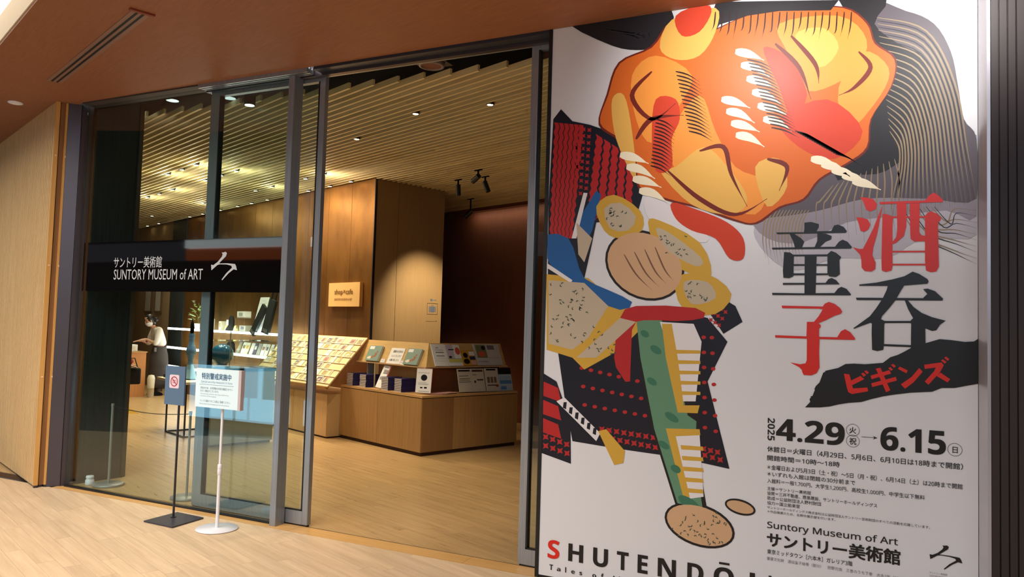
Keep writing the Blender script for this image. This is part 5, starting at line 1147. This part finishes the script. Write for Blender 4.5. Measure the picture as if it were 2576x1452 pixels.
def person(M, label, H, top, low, lean, hands, hairbun, mask=True, bag=False, topname='blouse'):
    """local +x = facing direction, +y = the figure's left"""
    r = root('person', M, label, 'person'); k = H/1.60
    hx = .05+lean; neck = (hx*.9, 0, 1.34*k); head = (hx+.07, 0, 1.47*k)
    J = [(0, 0, .90*k, .11), (.01, 0, 1.08*k, .10), (lean*.6, 0, 1.26*k, .11), neck[:3]+(.045,), (head[0]-.02, 0, head[2]-.04, .062), (head[0], 0, head[2]+.04, .080)]
    J = [j if len(j) > 3 else j+(.05,) for j in J]
    E = [(0, 1), (1, 2), (2, 3), (3, 4), (4, 5)]
    sleeves = [(0, 0, .95*k, .15, .13), (.0, 0, 1.08*k, .13, .12), (lean*.6, 0, 1.24*k, .14, .12), (hx*.8, 0, 1.325*k, .065)]
    SE = [(0, 1), (1, 2), (2, 3)]
    for s, (hxp, hyp, hzp) in zip((1, -1), hands):
        sh_ = (lean*.7, .165*s, 1.285*k); el = (lean*.5+.10, .21*s, 1.03*k); wr_ = (hxp, hyp, hzp)
        n = len(J); J += [sh_+(.045,), el+(.036,), wr_+(.024,), (hxp+.05, hyp, hzp-.005, .034, .018), (hxp+.085, hyp, hzp-.012, .028, .013)]
        E += [(2, n), (n, n+1), (n+1, n+2), (n+2, n+3), (n+3, n+4)]
        for q in range(4):
            yq = (q-1.5)*.017; nn = len(J); ln = (.055, .065, .06, .048)[q]
            J += [(hxp+.09, hyp+yq, hzp-.012, .0085), (hxp+.09+ln*.6, hyp+yq*1.15, hzp-.018, .0075), (hxp+.09+ln, hyp+yq*1.2, hzp-.036, .006)]
            E += [(n+4, nn), (nn, nn+1), (nn+1, nn+2)]
        nn = len(J); J += [(hxp+.055, hyp-.035*s, hzp, .010), (hxp+.09, hyp-.052*s, hzp-.006, .008)]; E += [(n+3, nn), (nn, nn+1)]
        m_ = len(sleeves); mid = tuple(.35*el[i]+.65*wr_[i] for i in range(3)) if 0 else tuple(.7*el[i]+.3*wr_[i] for i in range(3))
        sleeves += [(sh_[0], sh_[1]*.95, sh_[2], .075), (el[0]-.01, el[1], el[2], .070), mid+(.062,)]
        SE += [(2, m_), (m_, m_+1), (m_+1, m_+2)]
    skin('body', J, E, M_SKIN, r, M)
    skin(topname, sleeves, SE, top, r, M)
    # head: face with nose, ears, eyes, mouth
    hd_ = MB(); R3 = Matrix.Translation(head) @ Matrix.Rotation(.35, 4, 'Y')
    hd_.lathe([(0, -.115), (.035, -.108), (.060, -.07), (.074, -.01), (.078, .04), (.070, .085), (.04, .112), (0, .12)], 20, M=M @ R3)
    hd_.lathe([(0, -.022), (.013, -.018), (.009, .02), (0, .03)], 8, M=M @ R3 @ Matrix.Translation((.082, 0, -.012)))
    for s in (1, -1): hd_.lathe([(0, -.028), (.012, -.015), (.014, .012), (0, .026)], 8, M=M @ R3 @ Matrix.Translation((.0, .078*s, -.005)))
    hd_.build('face', M_SKIN, r, MI)
    ey = MB()
    for s in (1, -1): ey.lathe([(0, -.007), (.010, 0), (0, .007)], 8, M=M @ R3 @ Matrix.Translation((.069, .030*s, .012)))
    ey.build('eye', M_HAIR, r, MI)
    hr = MB(); hr.lathe([(.076, -.03), (.088, .03), (.086, .07), (.068, .11), (.03, .132), (0, .134)], 22, M=M @ R3 @ Matrix.Translation((-.016, 0, .0)))
    hr.lathe([(0, -.10), (.05, -.085), (.075, -.03), (.07, .02), (0, .05)], 16, M=M @ R3 @ Matrix.Translation((-.035, 0, -.01)))
    if hairbun: hr.lathe([(0, -.045), (.035, -.03), (.045, 0), (.032, .032), (0, .045)], 14, M=M @ R3 @ Matrix.Translation((-.125, 0, -.01)))
    hr.build('hair', M_HAIR, r, MI)
    if mask:
        mk = MB(); mk.lathe([(0, -.060), (.045, -.052), (.072, -.02), (.080, .01), (.070, .028)], 16, M=M @ R3 @ Matrix.Translation((.016, 0, -.045))); mk.build('face_mask', mat('mask white', (232, 230, 232), .7), r, MI)
    else:
        mo = MB(); mo.lathe([(0, -.003), (.016, 0), (0, .003)], 8, M=M @ R3 @ Matrix.Translation((.062, 0, -.06))); mo.build('mouth', mat('lip', (150, 80, 76), .5), r, MI)
    tr = MB(); tr.lathe([(.125, .97*k), (.135, .90*k), (.165, .80*k), (.180, .55*k), (.185, .25*k), (.175, .16*k), (.10, .15*k)], 24, sq=.85)
    tr.build('trousers', low, r)
    an = MB()
    for s in (1, -1): an.tube([(-.01, .075*s, .30*k), (-.01, .078*s, .08)], .055, 10)
    an.build('trouser_leg', low, r)
    for s in (1, -1):
        sh2 = MB(); sh2.lathe([(0, .0), (.06, .0), (.068, .02), (.058, .05), (.03, .072), (0, .078)], 16, M=Matrix.Translation((.045, .08*s, 0)) @ Matrix.Diagonal((1.9, .78, 1, 1)))
        sh2.build('shoe', M_BLACK, r, M)
    return r
Mp = MGat(-15.56, 5.38, 0, -PI/2)
pr = person(Mp, 'cashier in white blouse, dark wide trousers and face mask at the cash desk', 1.585, mat('white blouse', (214, 208, 200), .8), mat('charcoal trousers', (58, 52, 50), .85), .09,
            ((.28, .07, 1.10), (.31, -.10, 1.07)), True)
MB().tube([(.10, .07, 1.33), (.16, .10, 1.15), (.12, .12, .98)], .006, 5).box(.10, .14, .10, .14, .86, .94).build('lanyard', mat('grey lanyard', (110, 108, 104), .7), pr)
MB().lathe([(.028, -.012), (.030, 0), (.028, .012)], 12, M=Mp @ Matrix.Translation((.27, .078, 1.07)) @ Matrix.Rotation(PI/2, 4, 'Y')).build('bracelet', mat('red bracelet', (120, 40, 36), .5), pr, MI)
P = on_z(262, 1082)
Mv = Matrix.Translation((P.x, P.y, 0)) @ Matrix.Rotation(TH+PI/2-.25, 4, 'Z')
pv = person(Mv, 'visitor in dark clothes mostly hidden behind the dark partition, only bag and shoe in sight', 1.62, mat('dark coat', (40, 36, 38), .8), mat('dark slacks', (30, 28, 30), .8), .02,
            ((.22, .16, .88), (.20, -.16, .88)), False, False, False, 'coat')
MB().prism([(.16, -.16), (.40, -.16), (.40, .02), (.16, .02)], .62, .84).build('handbag', BLK, pv, bevel=.02)
MB().tube([(.2, -.07, .84), (.24, -.07, .97), (.32, -.07, .97), (.36, -.07, .84)], .008, 6).build('bag_handle', BLK, pv)
MB().lathe([(.05, .86), (.09, .92), (.05, 1.0), (.02, .98)], 10, (.22, -.05)).build('red_scarf', mat('red tartan', (150, 40, 34), .8), pv)
fm_ = root('floor_marker', MWat(*on_z(333, 1040)[:2]), 'yellow wedge-shaped thing on the floor beside the hidden visitor', 'floor marker')
MB().add([(-.12, -.1, 0), (.16, 0, 0), (-.12, .1, 0), (-.12, 0, .10)], [(0, 1, 3), (1, 2, 3), (2, 0, 3), (0, 2, 1)]).build('wedge', mat('ochre yellow', (212, 160, 60), .6), fm_)
for k, (px, py, lab) in enumerate(((434, 253, 'left of three white round lamps in the black void behind the glass'), (548, 238, 'white round lamp in the black void, crossed by the door stile'), (577, 247, 'white round lamp in the black void, right of the door stile'))):
    P = on_z(px, py, 3.66)
    r = root('void_downlight', MWat(P.x, P.y, 3.66), lab, 'ceiling light', 'white round lamps in the void')
    MB().cyl((0, 0), .058, -.002, .0, 24).build('lens', mat('cool lens', (226, 232, 236), emit=1.3), r)
    MB().lathe([(.066, 0), (.066, .05), (.060, .05), (.060, 0)], 24).build('ring', M_BLACK, r)
    box('hanger', -.006, .006, -.006, .006, .05, .64, M_BLACK, r)
